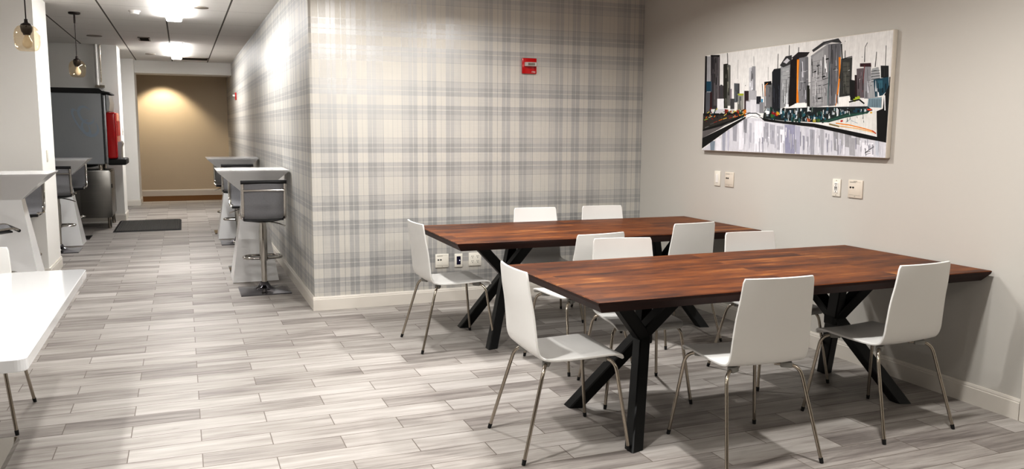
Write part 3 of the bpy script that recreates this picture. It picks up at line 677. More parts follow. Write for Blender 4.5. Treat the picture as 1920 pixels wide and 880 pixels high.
# ------------------------------------------------------------------ skyline painting
# painted strokes: red, green, blue, then corner positions across and up the canvas in thousandths
PAINT = [
(210,210,216,0,1,290,340,373,338,511,280,689,249,999,125,1000,0,0,0),(138,150,162,56,104,92,99,90,0,62,0),(170,172,184,138,204,163,198,163,0,145,2),
(192,192,204,172,222,189,215,189,0,180,8),(166,166,174,206,291,237,284,237,100,214,107),(142,142,148,274,332,299,325,298,186,281,194),
(184,184,192,313,290,329,283,330,90,320,98),(168,168,176,405,289,429,282,430,128,412,135),(178,178,186,435,273,466,266,467,81,443,88),
(180,180,188,474,257,512,250,515,28,483,34),(156,156,176,519,269,576,263,580,1,529,5),(178,178,192,577,257,603,250,607,0,588,2),
(194,194,202,629,241,648,236,653,0,639,6),(168,168,176,651,227,677,221,681,0,661,0),(200,200,206,685,227,698,221,702,0,695,3),
(176,176,182,702,227,723,221,727,0,712,5),(160,160,164,767,213,791,208,794,40,775,46),(180,180,184,795,206,815,201,816,85,801,92),
(164,164,168,819,200,851,195,852,73,825,79),(174,174,178,839,158,869,153,872,4,847,9),(178,178,182,869,173,891,168,891,97,873,103),
(196,200,208,953,141,971,136,973,12,960,18),(230,230,236,98,133,133,129,136,0,100,0),(230,230,236,248,290,270,285,276,20,255,18),
(230,230,236,343,306,394,300,402,12,351,8),(230,230,236,494,225,518,221,525,5,500,3),(230,230,236,897,118,947,116,951,10,901,6),
(27,21,24,0,998,13,994,24,364,5,365),(169,169,172,13,991,37,986,46,541,21,543),(42,44,52,21,543,54,540,57,363,24,364),
(92,94,100,14,614,44,611,48,390,18,391),(60,56,60,39,998,103,980,114,431,50,435),(90,86,88,63,981,85,977,95,467,73,469),
(122,118,120,90,967,97,966,106,467,99,467),(20,20,20,39,1000,103,987,103,971,40,984),(29,74,94,15,729,54,724,56,619,17,623),
(58,28,32,44,611,59,610,62,434,47,435),(80,72,76,102,675,135,671,138,517,105,519),(74,74,76,114,682,128,680,131,534,117,535),
(46,46,38,130,889,160,890,169,437,140,439),(108,108,104,155,884,178,870,187,462,164,463),(165,165,146,160,853,164,853,169,599,166,600),
(20,20,20,152,997,157,879,161,878,156,996),(232,232,234,96,540,142,537,144,430,98,432),(138,130,138,181,632,192,631,195,495,184,496),
(74,74,76,185,533,212,531,214,427,188,428),(92,96,100,206,686,239,679,244,492,211,494),(74,74,76,231,680,241,679,245,509,234,510),
(160,160,160,225,917,226,727,228,727,227,916),(154,154,148,229,577,270,573,274,390,233,392),(168,176,64,233,580,270,577,270,557,233,560),
(106,106,110,242,551,255,550,259,391,246,392),(58,42,46,273,603,301,600,306,389,278,390),(142,142,146,286,506,313,504,317,381,289,382),
(198,198,202,297,823,316,829,321,601,303,603),(150,150,154,316,836,336,832,342,599,321,601),(122,122,126,314,820,318,819,323,609,319,609),
(140,140,144,322,930,327,826,329,825,324,930),(176,176,180,303,603,348,598,351,485,306,488),(207,207,212,286,498,320,495,323,389,289,390),
(216,216,220,313,512,369,508,372,379,317,381),(194,194,200,349,469,390,466,392,386,352,388),(42,44,52,350,542,376,540,378,467,351,469),
(74,144,176,379,515,389,515,389,482,379,483),(140,140,144,369,484,395,482,398,378,372,379),(20,20,20,379,659,387,531,390,531,382,659),
(42,58,36,26,409,53,401,54,331,27,332),(20,20,20,51,381,78,373,79,304,52,305),(31,70,84,75,407,101,399,102,331,76,331),
(176,176,176,98,424,124,415,125,347,99,348),(20,20,20,122,405,147,397,149,330,123,330),(122,28,28,150,430,175,422,177,355,152,355),
(20,20,20,168,403,193,395,194,329,169,329),(192,192,192,190,428,215,420,216,354,192,354),(20,20,20,207,410,231,402,233,336,209,337),
(176,64,32,229,418,253,410,255,344,231,345),(58,90,58,245,420,269,412,271,347,247,348),(200,120,24,267,424,290,416,292,352,268,352),
(200,200,204,84,433,150,430,152,361,85,363),(20,20,20,0,392,278,382,279,349,137,248,0,148),(58,54,50,0,365,268,371,181,308,0,220),
(154,176,74,10,316,37,330,35,337,8,323),(200,200,160,40,343,67,356,65,363,38,349),(138,42,32,78,289,104,303,102,309,76,295),
(192,106,32,113,309,138,323,136,330,111,316),(208,176,80,142,323,167,336,165,343,140,330),(154,48,32,182,331,206,344,204,350,180,337),
(200,96,32,215,339,239,352,237,358,213,345),(90,90,90,54,271,80,285,78,292,52,278),(122,122,122,18,235,44,250,43,256,16,242),
(208,160,64,248,355,271,367,269,374,246,361),(106,102,102,0,202,136,257,204,308,114,221,0,129),(20,20,20,0,129,160,248,285,347,292,337,183,222,0,16),
(232,232,234,284,382,377,378,373,330,296,337),(20,20,20,280,360,311,377,309,385,278,368),(20,20,20,310,377,352,375,352,383,310,385),
(20,20,20,351,376,377,351,379,358,353,383),(138,138,138,296,329,327,350,326,355,295,334),(138,138,138,326,350,363,336,363,341,327,355),
(119,119,121,393,654,437,661,444,416,399,418),(20,20,20,392,676,433,678,434,643,393,648),(224,138,30,395,641,402,497,406,497,399,641),
(224,138,30,401,642,415,659,413,663,399,646),(34,36,42,435,761,445,788,483,791,494,413,444,416),(20,20,20,463,926,464,788,467,787,466,925),
(150,152,154,482,812,535,836,546,457,490,413),(168,170,172,492,783,531,789,540,472,501,475),(126,128,130,488,752,532,757,531,760,488,755),
(126,128,130,489,715,533,721,532,724,489,718),(126,128,130,490,678,534,685,534,688,490,681),(126,128,130,491,641,535,648,535,651,491,644),
(126,128,130,492,604,536,611,536,615,492,607),(126,128,130,493,567,537,575,537,578,493,570),(126,128,130,494,530,538,538,538,541,494,533),
(126,128,130,496,492,539,502,539,505,495,496),(58,58,60,477,816,507,894,540,898,541,820,496,795),(200,200,204,494,844,516,877,531,852,513,825),
(20,20,20,523,991,524,898,527,898,526,990),(26,20,20,534,844,565,905,579,865,578,462,534,427),(42,36,38,539,873,573,918,632,906,618,872,566,853),
(134,134,138,579,864,623,870,637,466,585,462),(116,116,120,609,867,626,863,639,458,622,459),(224,138,30,568,853,580,855,581,590,589,466,576,464,573,621),
(240,176,80,572,844,575,591,577,590,575,844),(32,32,24,626,615,641,613,647,421,632,422),(20,20,20,573,962,573,915,576,914,576,961),
(224,224,224,629,877,636,614,639,613,633,877),(154,154,156,636,869,720,958,740,430,648,413),(168,168,170,647,859,699,913,713,446,657,435),
(120,120,124,720,955,780,951,784,833,770,429,737,423),(108,108,112,737,954,776,947,777,710,760,429,744,430),(60,60,62,643,921,697,980,767,993,785,949,737,967,698,949,650,902),
(119,119,122,670,926,709,967,744,977,698,949),(20,20,20,672,770,685,777,683,788,670,782),(20,20,20,709,821,728,826,726,837,707,832),
(20,20,20,686,486,702,494,700,505,683,498),(20,20,20,700,673,716,679,714,690,698,684),(20,20,20,662,722,672,729,668,740,658,733),
(124,124,128,645,815,698,826,698,828,644,818),(124,124,128,646,780,699,790,699,793,646,783),(124,124,128,647,745,700,754,700,757,647,748),
(124,124,128,648,710,702,718,701,721,648,713),(124,124,128,649,675,703,682,703,685,649,678),(124,124,128,651,640,704,646,704,649,650,643),
(124,124,128,652,605,705,610,705,613,651,608),(124,124,128,653,569,707,574,706,577,653,572),(124,124,128,654,534,708,538,708,541,654,537),
(124,124,128,655,499,709,502,709,505,655,502),(124,124,128,656,463,710,465,710,468,656,466),(20,20,20,698,850,702,656,705,656,701,849),
(20,20,20,704,654,730,665,729,669,703,658),(20,20,20,706,604,732,615,731,619,705,608),(42,90,90,732,801,731,546,734,545,734,800),
(42,90,90,731,546,734,431,736,430,734,545),(20,20,20,736,947,738,786,740,785,739,946),(216,216,218,636,869,640,584,644,583,640,868),
(224,138,30,773,835,783,833,786,666,778,456,770,417,772,471,779,667),(20,20,20,780,943,788,804,793,804,785,943),(20,20,20,788,805,781,654,785,652,793,803),
(60,60,58,785,812,835,823,839,508,785,498),(85,85,79,793,790,824,784,833,522,803,525),(20,20,20,800,885,801,816,804,815,803,884),
(20,20,20,786,809,835,827,834,833,784,816),(42,42,42,795,746,829,749,828,753,795,750),(42,42,42,797,705,830,708,830,712,796,709),
(42,42,42,798,663,832,666,831,670,798,667),(42,42,42,800,621,833,625,833,629,799,625),(42,42,42,801,579,835,583,834,588,801,583),
(20,20,20,829,640,852,629,858,465,835,467),(42,20,24,850,674,868,671,875,484,857,486),(106,96,100,857,724,888,725,897,482,867,485),
(146,146,150,887,744,917,744,927,473,897,476),(58,26,32,870,765,917,760,919,730,871,738),(20,20,20,891,772,889,892,887,893,888,773),
(20,20,20,889,891,898,926,896,928,887,893),(122,42,48,889,744,887,531,889,530,892,743),(166,168,170,918,648,923,714,949,723,959,643,960,484,919,474),
(20,20,20,920,691,956,694,956,697,920,695),(20,20,20,921,670,957,672,956,676,921,674),(20,20,20,922,648,958,651,957,655,922,652),
(20,20,20,923,627,959,630,958,634,922,631),(20,20,20,924,606,959,609,959,613,923,610),(20,20,20,937,725,939,845,937,845,934,725),
(26,26,26,958,732,990,726,993,631,962,636),(20,20,20,978,728,976,886,974,886,976,729),(31,72,88,932,626,993,638,997,546,973,496,943,486),
(60,106,122,948,618,969,615,971,549,951,551),(138,160,170,915,474,970,483,971,397,913,407),(74,90,100,919,471,920,406,922,406,921,471),
(74,90,100,926,471,927,406,930,406,928,470),(74,90,100,933,470,934,406,937,405,935,470),(74,90,100,940,470,941,405,944,405,942,469),
(74,90,100,947,469,948,405,951,405,949,469),(74,90,100,954,469,955,405,958,404,956,468),(74,90,100,961,468,962,404,964,404,963,468),
(74,90,100,968,468,969,404,971,404,970,467),(236,235,232,568,458,626,458,627,419,569,422),(236,235,232,783,491,836,496,839,418,786,421),
(216,216,216,832,453,898,448,900,414,833,418),(168,184,56,857,493,867,492,868,467,858,468),(168,184,56,867,499,878,498,879,473,868,474),
(168,184,56,850,479,860,478,861,454,851,454),(20,20,20,833,447,877,465,875,476,831,458),(20,20,20,874,466,897,431,901,439,878,475),
(32,40,42,401,414,632,419,914,413,937,379,799,314,687,286,510,304,394,329),(20,20,20,538,411,548,406,546,389,537,389),(138,148,154,414,394,426,389,425,348,413,348),
(138,148,154,532,377,543,372,542,330,531,330),(31,70,84,555,332,567,327,566,286,555,286),(138,148,154,825,405,831,401,831,361,825,361),
(20,20,20,899,351,904,347,904,316,899,316),(28,60,48,766,363,772,358,771,336,765,336),(216,220,220,892,344,902,340,901,327,892,327),
(138,148,154,571,352,583,347,582,316,570,317),(20,20,20,636,357,645,352,644,331,635,331),(46,100,112,554,345,559,340,559,305,553,305),
(74,74,64,564,364,575,359,574,341,563,341),(200,204,208,765,409,774,404,773,378,765,378),(53,88,90,510,384,518,379,517,346,509,346),
(31,70,84,872,400,881,396,880,375,872,375),(46,100,112,723,326,730,322,729,303,722,303),(99,112,106,657,426,663,421,663,376,657,376),
(20,20,20,568,352,573,347,572,323,567,323),(20,20,20,901,360,911,355,911,317,901,317),(53,88,90,768,408,774,403,774,377,768,377),
(28,60,48,482,392,491,387,489,373,481,373),(20,20,20,428,422,442,416,441,382,427,383),(200,204,208,648,394,654,390,653,374,647,374),
(28,60,48,797,357,806,352,805,322,797,323),(31,70,84,721,387,727,382,727,352,721,352),(200,204,208,813,380,821,376,820,356,813,356),
(20,20,20,632,422,641,417,640,383,632,383),(200,204,208,642,397,648,392,647,370,641,371),(200,204,208,542,402,551,397,550,375,541,375),
(20,20,20,589,340,599,335,599,288,589,288),(31,70,84,631,333,643,328,642,291,631,291),(20,20,20,426,409,433,404,433,359,425,360),
(20,20,20,872,344,879,340,878,313,872,313),(20,20,20,871,391,879,386,879,354,871,354),(20,20,20,772,383,783,378,782,363,771,363),
(31,70,84,904,339,910,335,909,311,904,311),(138,148,154,741,333,751,329,750,314,740,314),(53,88,90,501,378,510,373,509,345,500,345),
(200,204,208,625,332,636,328,635,314,624,314),(20,20,20,860,404,869,399,869,370,859,371),(31,70,84,861,402,869,397,869,360,861,360),
(216,220,220,713,333,721,328,720,312,712,313),(216,220,220,776,407,786,402,785,370,775,370),(216,220,220,484,399,496,394,495,369,483,370),
(216,220,220,599,413,608,408,606,388,598,388),(74,74,64,905,380,914,376,914,351,905,352),(20,20,20,449,357,459,352,458,323,448,323),
(46,100,112,853,363,861,358,861,317,853,317),(74,74,64,750,329,758,324,757,286,750,286),(28,60,48,501,357,512,352,511,327,500,327),
(31,70,84,853,386,862,381,861,369,852,369),(74,74,64,581,370,592,365,592,332,581,332),(20,20,20,694,365,705,360,704,335,693,336),
(31,70,84,812,335,817,331,816,316,811,316),(74,74,64,875,373,884,368,884,339,875,339),(74,74,64,888,373,896,369,895,343,888,343),
(20,20,20,486,366,499,361,498,335,485,336),(31,70,84,647,355,657,350,656,331,646,331),(53,88,90,872,387,881,382,881,350,872,350),
(31,70,84,863,401,873,396,872,379,862,379),(138,148,154,756,386,767,381,767,349,756,350),(46,100,112,693,348,704,343,703,304,693,304),
(53,88,90,894,401,904,396,904,364,894,365),(46,100,112,911,403,917,399,916,372,911,372),(31,70,84,864,402,871,397,871,357,864,357),
(74,74,64,632,358,642,353,641,330,631,330),(31,70,84,536,393,545,388,544,359,535,359),(20,20,20,827,375,834,371,833,345,827,346),
(216,220,220,409,421,419,416,418,382,408,383),(20,20,20,838,378,846,374,845,356,837,357),(31,70,84,443,355,456,350,455,315,443,315),
(138,148,154,580,419,589,414,588,379,579,380),(46,100,112,669,355,675,351,674,329,668,330),(28,60,48,576,327,584,322,583,289,575,289),
(216,220,220,741,346,748,342,748,312,741,312),(31,70,84,494,416,507,411,505,394,493,395),(31,70,84,560,340,567,335,567,291,559,292),
(31,70,84,781,337,789,333,788,316,780,316),(20,20,20,782,411,791,406,791,371,782,371),(28,60,48,707,365,713,361,713,338,706,338),
(28,60,48,684,378,695,374,694,352,683,352),(20,20,20,625,351,632,346,631,320,624,320),(31,70,84,639,428,644,423,644,378,639,379),
(53,88,90,491,414,503,409,502,387,490,387),(99,112,106,707,377,716,373,715,331,707,331),(31,70,84,657,345,668,340,667,314,656,314),
(53,88,90,849,352,854,347,854,320,848,320),(31,70,84,872,384,882,380,881,355,872,355),(200,204,208,797,360,804,356,804,316,797,316),
(74,74,64,760,384,769,379,768,355,760,356),(20,20,20,842,350,852,346,852,313,842,313),(216,220,220,779,363,787,358,786,315,779,316),
(31,70,84,883,398,891,394,890,365,883,365),(200,204,208,729,391,738,386,737,362,728,363),(138,148,154,730,412,736,408,736,363,730,364),
(31,70,84,838,372,843,367,843,348,838,348),(99,112,106,562,317,575,312,574,298,561,298),(200,204,208,777,399,787,394,787,358,777,358),
(20,20,20,833,390,841,385,841,360,832,361),(46,100,112,503,397,515,392,514,348,503,349),(200,204,208,575,352,585,347,584,319,574,319),
(20,20,20,504,425,516,420,515,397,502,397),(31,70,84,805,383,815,379,815,353,804,354),(138,148,154,802,392,810,387,809,374,801,374),
(31,70,84,554,402,560,397,560,357,553,358),(28,60,48,455,356,465,351,464,312,454,312),(200,204,208,886,392,896,388,895,360,886,361),
(74,74,64,469,400,479,394,478,373,468,374),(46,100,112,457,399,464,394,464,346,457,346),(31,70,84,573,371,580,366,579,327,573,327),
(99,112,106,762,321,772,317,772,280,762,280),(138,148,154,827,361,832,357,831,334,826,334),(53,88,90,591,330,603,325,603,278,591,278),
(31,70,84,498,377,511,372,510,326,497,326),(31,70,84,773,315,782,310,782,289,773,289),(74,74,64,881,358,887,354,886,335,881,335),
(216,220,220,483,390,493,385,492,360,482,360),(31,70,84,644,373,655,368,653,354,643,354),(200,204,208,491,420,500,415,499,371,491,371),
(20,20,20,889,365,896,361,896,327,889,327),(20,20,20,890,397,896,393,896,364,890,364),(138,148,154,414,430,426,424,425,384,413,385),
(31,70,84,888,379,898,375,898,338,888,338),(20,20,20,826,399,834,395,834,371,825,372),(74,74,64,406,383,412,378,411,336,405,336),
(46,100,112,794,375,801,371,801,339,794,339),(28,60,48,433,428,447,423,446,390,433,391),(53,88,90,509,355,517,350,516,336,508,336),
(200,204,208,760,373,770,368,769,351,759,351),(138,148,154,427,424,434,419,434,379,426,379),(99,112,106,701,385,708,380,707,345,700,346),
(20,20,20,705,319,711,315,710,291,704,291),(20,20,20,699,370,708,365,708,325,699,325),(46,100,112,679,337,690,333,689,300,678,300),
(99,112,106,909,404,914,400,914,362,909,362),(46,100,112,700,377,709,373,708,358,699,358),(28,60,48,842,395,848,391,847,376,841,377),
(200,204,208,669,336,678,332,678,294,669,294),(31,70,84,696,340,707,335,706,313,696,313),(216,220,220,635,430,645,425,645,382,635,382),
(31,70,84,606,403,612,398,611,370,606,371),(31,70,84,876,395,886,391,886,354,876,354),(46,100,112,522,322,535,317,534,303,521,303),
(216,220,220,404,404,414,399,412,382,402,383),(28,60,48,692,386,701,381,700,352,691,352),(46,100,112,706,357,712,352,712,308,706,308),
(216,220,220,869,339,875,335,875,312,868,312),(46,100,112,562,367,572,362,571,327,562,327),(31,70,84,730,419,740,414,739,384,729,384),
(20,20,20,641,386,653,381,652,363,640,363),(53,88,90,608,385,617,380,616,334,608,334),(31,70,84,915,369,923,364,922,335,915,335),
(31,70,84,517,328,527,323,526,288,516,288),(28,60,48,779,319,786,314,785,292,779,292),(200,204,208,574,395,584,390,583,356,574,356),
(28,60,48,559,342,567,337,566,294,558,294),(200,204,208,824,383,830,379,829,363,824,364),(31,70,84,912,413,917,409,917,368,912,369),
(28,60,48,861,358,867,354,866,334,861,334),(200,204,208,901,388,909,384,909,343,901,343),(20,20,20,646,364,656,359,655,342,645,343),
(28,60,48,434,438,443,433,442,393,433,393),(20,20,20,711,326,719,322,719,280,711,280),(46,100,112,480,405,491,400,491,366,479,366),
(20,20,20,677,318,686,313,685,297,676,297),(216,220,220,495,387,502,382,501,367,494,367),(74,74,64,566,411,575,406,574,381,565,381),
(20,20,20,872,388,880,383,880,344,872,344),(46,100,112,628,326,639,321,638,296,627,296),(46,100,112,616,370,626,365,625,337,615,338),
(138,28,28,443,392,461,386,461,360,444,360),(176,48,32,461,380,478,375,479,348,462,349),(200,160,48,470,391,487,385,488,359,471,359),
(58,106,48,438,368,455,363,456,336,439,336),(236,236,238,411,401,429,396,430,369,412,369),(236,236,238,520,458,536,453,537,427,520,427),
(192,96,32,635,324,651,319,652,294,636,294),(168,160,64,665,316,681,311,681,286,666,286),(74,106,48,686,319,701,314,702,289,687,289),
(184,184,176,208,341,226,356,223,363,206,348),(122,32,24,19,308,29,303,30,310,20,314),(36,72,78,153,329,156,321,159,325,156,332),
(208,192,112,245,411,258,419,255,428,242,421),(60,90,52,90,413,85,418,80,409,85,403),(36,72,78,257,341,270,335,272,347,259,352),
(60,90,52,260,358,269,352,271,362,262,369),(208,192,112,272,416,271,418,269,413,270,411),(26,26,26,187,399,191,398,192,407,187,408),
(122,32,24,48,422,62,443,57,451,43,430),(192,112,40,238,371,252,370,251,375,238,376),(122,32,24,39,335,37,329,40,326,43,331),
(26,26,26,179,401,195,406,194,413,178,407),(60,90,52,270,379,271,383,266,387,265,383),(60,90,52,204,336,215,334,215,344,205,345),
(60,90,52,85,414,103,438,98,446,80,422),(26,26,26,30,333,36,345,33,348,27,336),(26,26,26,241,363,256,360,256,371,241,374),
(208,192,112,204,380,221,402,218,407,201,385),(36,72,78,59,365,75,378,72,386,56,374),(192,112,40,82,347,90,363,84,369,76,353),
(26,26,26,101,351,96,346,101,336,105,341),(208,192,112,271,366,280,388,277,391,268,370),(26,26,26,232,372,238,396,234,399,227,375),
(26,26,26,34,365,44,393,40,397,29,369),(26,26,26,66,330,81,333,81,340,65,337),(208,192,112,252,414,254,408,260,412,258,418),
(122,32,24,177,350,192,357,191,363,175,357),(26,26,26,266,401,283,419,280,426,263,408),(184,184,176,264,390,278,393,277,400,263,397),
(26,26,26,213,385,228,392,226,398,212,391),(36,72,78,40,339,59,328,61,336,42,347),(26,26,26,145,326,144,323,147,320,148,323),
(208,192,112,96,421,102,441,97,445,91,424),(122,32,24,62,385,65,407,59,408,56,387),(192,112,40,197,392,197,411,191,412,190,393),
(122,32,24,210,367,223,359,225,367,212,375),(26,26,26,107,341,101,367,94,364,100,338),(60,90,52,128,382,132,393,128,396,125,385),
(208,192,112,211,402,230,397,231,407,211,412),(60,90,52,263,382,265,386,259,392,257,388),(184,184,176,60,394,52,394,52,383,60,383),
(192,112,40,23,334,33,353,27,360,17,340),(184,184,176,129,392,149,380,150,385,130,397),(192,112,40,45,371,53,360,58,368,50,379),
(192,112,40,246,366,252,356,257,364,250,374),(60,90,52,135,331,133,348,128,347,130,330),(192,112,40,169,402,176,419,172,423,165,405),
(208,192,112,149,358,166,380,163,386,146,365),(36,72,78,220,372,228,361,232,368,224,379),(60,90,52,142,401,158,400,158,406,141,407),
(122,32,24,198,372,198,372,198,362,198,362),(36,72,78,257,386,269,398,266,404,254,392),(60,90,52,183,387,178,405,173,402,178,384),
(208,192,112,31,390,48,405,45,412,28,397),(122,32,24,56,333,74,323,76,333,59,343),(192,112,40,218,344,221,362,216,365,213,346),
(26,26,26,189,369,187,371,185,367,186,365),(184,184,176,122,387,115,394,112,387,119,380),(60,90,52,56,385,49,392,46,387,54,380),
(220,220,216,737,286,844,341,926,372,953,371,960,182,848,228),(36,68,60,687,286,820,358,923,372,916,355,814,320,745,286),(58,106,90,721,286,829,338,828,344,720,292),
(58,106,90,829,338,916,356,916,362,828,344),(216,80,42,913,393,930,392,931,379,914,380),(216,176,64,926,368,934,368,935,354,927,355),
(224,138,30,777,274,847,255,847,264,777,282),(224,138,30,846,255,906,228,907,236,847,263),(224,138,30,906,228,946,205,947,213,907,236),
(224,176,112,793,250,877,228,878,235,793,257),(224,176,112,877,228,950,196,951,203,878,235),(192,80,48,938,212,955,188,958,195,941,219),
(192,48,40,800,285,810,292,807,306,797,299),(154,168,176,845,297,876,274,876,278,846,301),(154,168,176,824,283,845,311,844,314,822,287),
(138,122,80,745,265,793,244,794,255,746,277),(20,20,20,953,371,978,390,980,496,997,572,996,638,1000,637,999,123,961,162),(236,236,238,980,496,984,495,989,376,985,376),
(20,20,20,368,354,394,329,510,300,671,277,802,228,901,190,998,150,999,123,888,159,787,202,672,245,511,278,404,302),(208,208,208,367,342,393,309,395,314,369,347),(208,208,208,394,308,434,301,434,308,394,315),
(176,176,176,410,812,413,686,415,686,412,812),(106,106,110,798,964,801,963,801,958,798,958),(106,106,110,877,818,880,817,880,812,877,812),
(106,106,110,277,658,281,658,282,651,277,651),(106,106,110,742,694,746,693,746,687,743,688),(20,20,20,913,72,919,11,920,11,915,72),
(20,20,20,915,32,951,86,950,89,914,35),(20,20,20,917,37,936,47,936,49,917,39),(20,20,20,920,22,938,32,938,34,920,24),
(107,102,107,72,714,76,710,82,533,74,534),(96,92,96,89,753,92,749,93,622,89,623),(96,92,96,91,645,98,641,100,603,93,604),
(51,49,51,52,984,54,980,59,867,55,868),(51,49,51,86,826,89,822,92,700,89,700),(40,38,40,82,763,89,758,92,684,82,685),
(96,92,96,58,849,64,845,62,803,58,803),(40,38,40,48,984,51,980,53,843,53,843),(59,56,59,65,954,71,949,72,821,66,822),
(119,113,119,49,791,51,787,52,611,50,611),(51,49,51,86,899,90,895,96,777,89,778),(40,38,40,69,801,76,796,76,704,73,704),
(96,92,96,87,837,90,833,97,664,91,665),(40,38,40,73,967,78,963,81,909,74,910),(59,59,54,144,854,149,849,146,806,144,806),
(59,59,54,156,831,162,827,167,707,158,708),(59,59,54,146,534,149,531,148,447,148,447),(46,46,42,158,618,163,614,164,524,159,524),
(68,68,62,142,513,147,510,148,447,145,447),(59,59,54,155,682,162,678,163,505,159,505),(59,59,54,169,645,175,641,178,567,168,568),
(122,122,113,150,786,153,782,154,745,149,745),(135,135,125,153,540,158,537,160,446,157,447),(73,76,80,225,562,229,558,233,501,224,502),
(50,52,55,225,617,228,613,228,502,228,502),(73,76,80,228,564,233,561,234,501,230,502),(118,123,128,231,568,237,564,239,501,233,501),
(146,152,158,220,605,222,601,222,502,221,502),(192,192,185,246,532,251,528,254,400,251,400),(192,192,185,238,481,242,478,240,443,240,443),
(84,84,81,239,478,243,474,243,400,239,400),(192,192,185,252,509,256,505,258,399,254,400),(107,107,103,246,542,251,538,257,412,248,413),
(95,95,97,318,768,322,765,325,716,322,716),(121,121,124,310,793,313,790,317,695,312,695),(242,242,248,318,711,324,707,326,609,319,609),
(242,242,248,306,680,311,676,311,641,307,641),(139,139,142,319,716,322,712,322,624,320,625),(186,186,189,401,540,406,537,409,444,403,444),
(186,186,189,400,618,403,614,404,468,404,468),(186,186,189,421,619,425,616,429,548,423,549),(83,83,84,431,622,435,618,437,469,437,469),
(65,65,66,422,628,426,624,428,531,424,532),(59,62,71,479,527,482,524,488,421,480,422),(23,25,29,478,527,480,524,485,421,483,422),
(59,62,71,480,602,483,598,489,459,484,460),(48,51,58,445,633,450,629,456,523,447,524),(59,62,71,475,633,479,630,481,597,475,597),
(59,62,71,448,611,454,607,457,477,454,477),(53,56,64,466,559,470,556,472,422,471,422),(27,28,33,467,607,471,604,476,457,473,457),
(53,56,64,477,581,479,578,481,507,479,507),(82,83,84,501,647,505,644,508,546,502,547),(82,83,84,530,641,532,638,538,474,533,475),
(120,121,123,514,683,519,679,522,520,518,520),(210,213,215,510,536,515,532,516,459,511,459),(82,83,84,521,527,526,524,525,478,522,478),
(188,190,192,491,725,493,722,495,594,496,594),(210,213,215,497,656,500,652,504,590,498,590),(233,236,239,521,558,525,554,528,458,523,458),
(233,236,239,502,645,504,642,508,533,504,533),(105,106,107,501,627,503,624,510,472,504,472),(39,32,32,551,584,553,581,555,518,554,518),
(43,35,35,549,620,551,617,556,480,555,480),(43,35,35,560,799,565,795,570,700,564,700),(43,35,35,561,670,565,666,566,636,562,637),
(20,16,16,543,777,548,774,552,719,543,720),(20,16,16,550,504,554,501,555,441,551,441),(14,11,11,548,768,552,764,556,686,549,687),
(93,93,96,607,604,609,601,609,519,610,519),(209,209,215,595,832,600,828,607,689,600,690),(107,107,110,596,659,601,655,605,582,599,583),
(188,188,194,618,576,623,573,627,492,622,492),(107,107,110,613,718,615,715,618,592,616,592),(107,107,110,624,515,625,512,629,466,626,467),
(168,168,173,602,632,605,629,609,525,605,525),(73,73,75,592,820,595,817,599,737,595,738),(168,168,173,596,722,598,719,597,686,597,686),
(188,188,194,596,743,599,740,603,641,601,641),(73,73,75,613,579,617,575,618,538,616,538),(218,218,221,674,489,678,486,677,434,678,434),
(124,124,126,671,658,673,654,677,550,674,550),(109,109,110,699,603,701,600,705,476,704,476),(195,195,197,672,598,675,595,673,562,675,562),
(195,195,197,693,823,696,820,699,677,698,678),(109,109,110,645,823,650,819,657,686,651,687),(109,109,110,675,811,678,808,684,701,678,701),
(218,218,221,654,722,657,718,658,674,656,674),(124,124,126,674,562,679,559,683,463,676,463),(124,124,126,659,520,663,517,664,435,662,435),
(109,109,110,689,591,691,588,692,537,690,537),(85,85,86,705,508,707,505,707,432,707,432),(85,85,86,643,846,646,843,650,787,644,788),
(124,124,126,666,486,669,483,670,434,669,434),(218,218,221,687,824,691,821,694,779,690,780),(109,109,110,675,574,677,571,680,493,679,493),
(195,195,197,666,650,671,647,676,522,670,523),(218,218,221,670,734,673,731,676,633,674,634),(254,254,255,716,581,718,578,720,542,718,542),
(114,114,116,719,586,723,582,725,514,722,514),(254,254,255,707,868,711,864,717,748,711,748),(254,254,255,717,785,719,782,723,715,718,716),
(204,204,207,711,760,714,757,718,684,714,685),(114,114,116,712,749,715,746,715,700,714,701),(229,229,232,717,795,720,792,720,764,718,764),
(93,93,96,739,561,743,558,747,478,741,478),(183,183,189,740,610,741,607,747,465,744,465),(165,165,171,764,750,767,747,770,632,768,632),
(148,148,153,752,576,753,573,756,504,755,505),(183,183,189,768,525,772,522,774,443,769,444),(64,64,66,741,905,744,902,748,818,745,818),
(183,183,189,763,751,765,748,766,669,767,669),(93,93,96,757,797,760,794,765,719,758,720),(81,81,84,739,894,743,891,749,783,744,784),
(81,81,84,733,728,736,725,739,597,737,597),(81,81,84,746,618,748,615,753,513,749,513),(165,165,171,776,514,780,511,783,442,778,442),
(64,64,66,775,524,778,521,780,452,776,452),(165,165,171,742,512,745,509,748,444,745,444),(148,148,153,757,916,761,912,768,771,762,772),
(93,93,96,741,754,744,751,747,614,748,614),(165,165,171,759,883,762,879,767,761,762,762),(81,81,84,755,942,759,938,762,810,759,811),
(110,110,102,815,776,818,773,821,688,819,688),(37,37,34,807,605,811,602,815,524,810,525),(54,54,50,794,701,798,697,801,610,797,611),
(37,37,34,818,552,819,549,821,509,818,510),(110,110,102,807,687,811,684,816,537,814,538),(37,37,34,818,682,820,679,824,617,822,617),
(99,99,93,822,575,826,572,828,528,825,528),(89,89,83,820,662,822,659,825,623,821,623),(89,89,83,827,659,829,656,832,541,830,541),
(89,89,83,798,634,800,631,802,517,803,517),(135,123,128,877,696,881,693,882,665,877,665),(74,67,70,884,636,887,633,892,546,887,546),
(167,152,158,871,640,873,637,874,611,873,611),(74,67,70,873,535,875,532,876,491,875,491),(58,52,55,866,647,869,644,873,557,868,557),
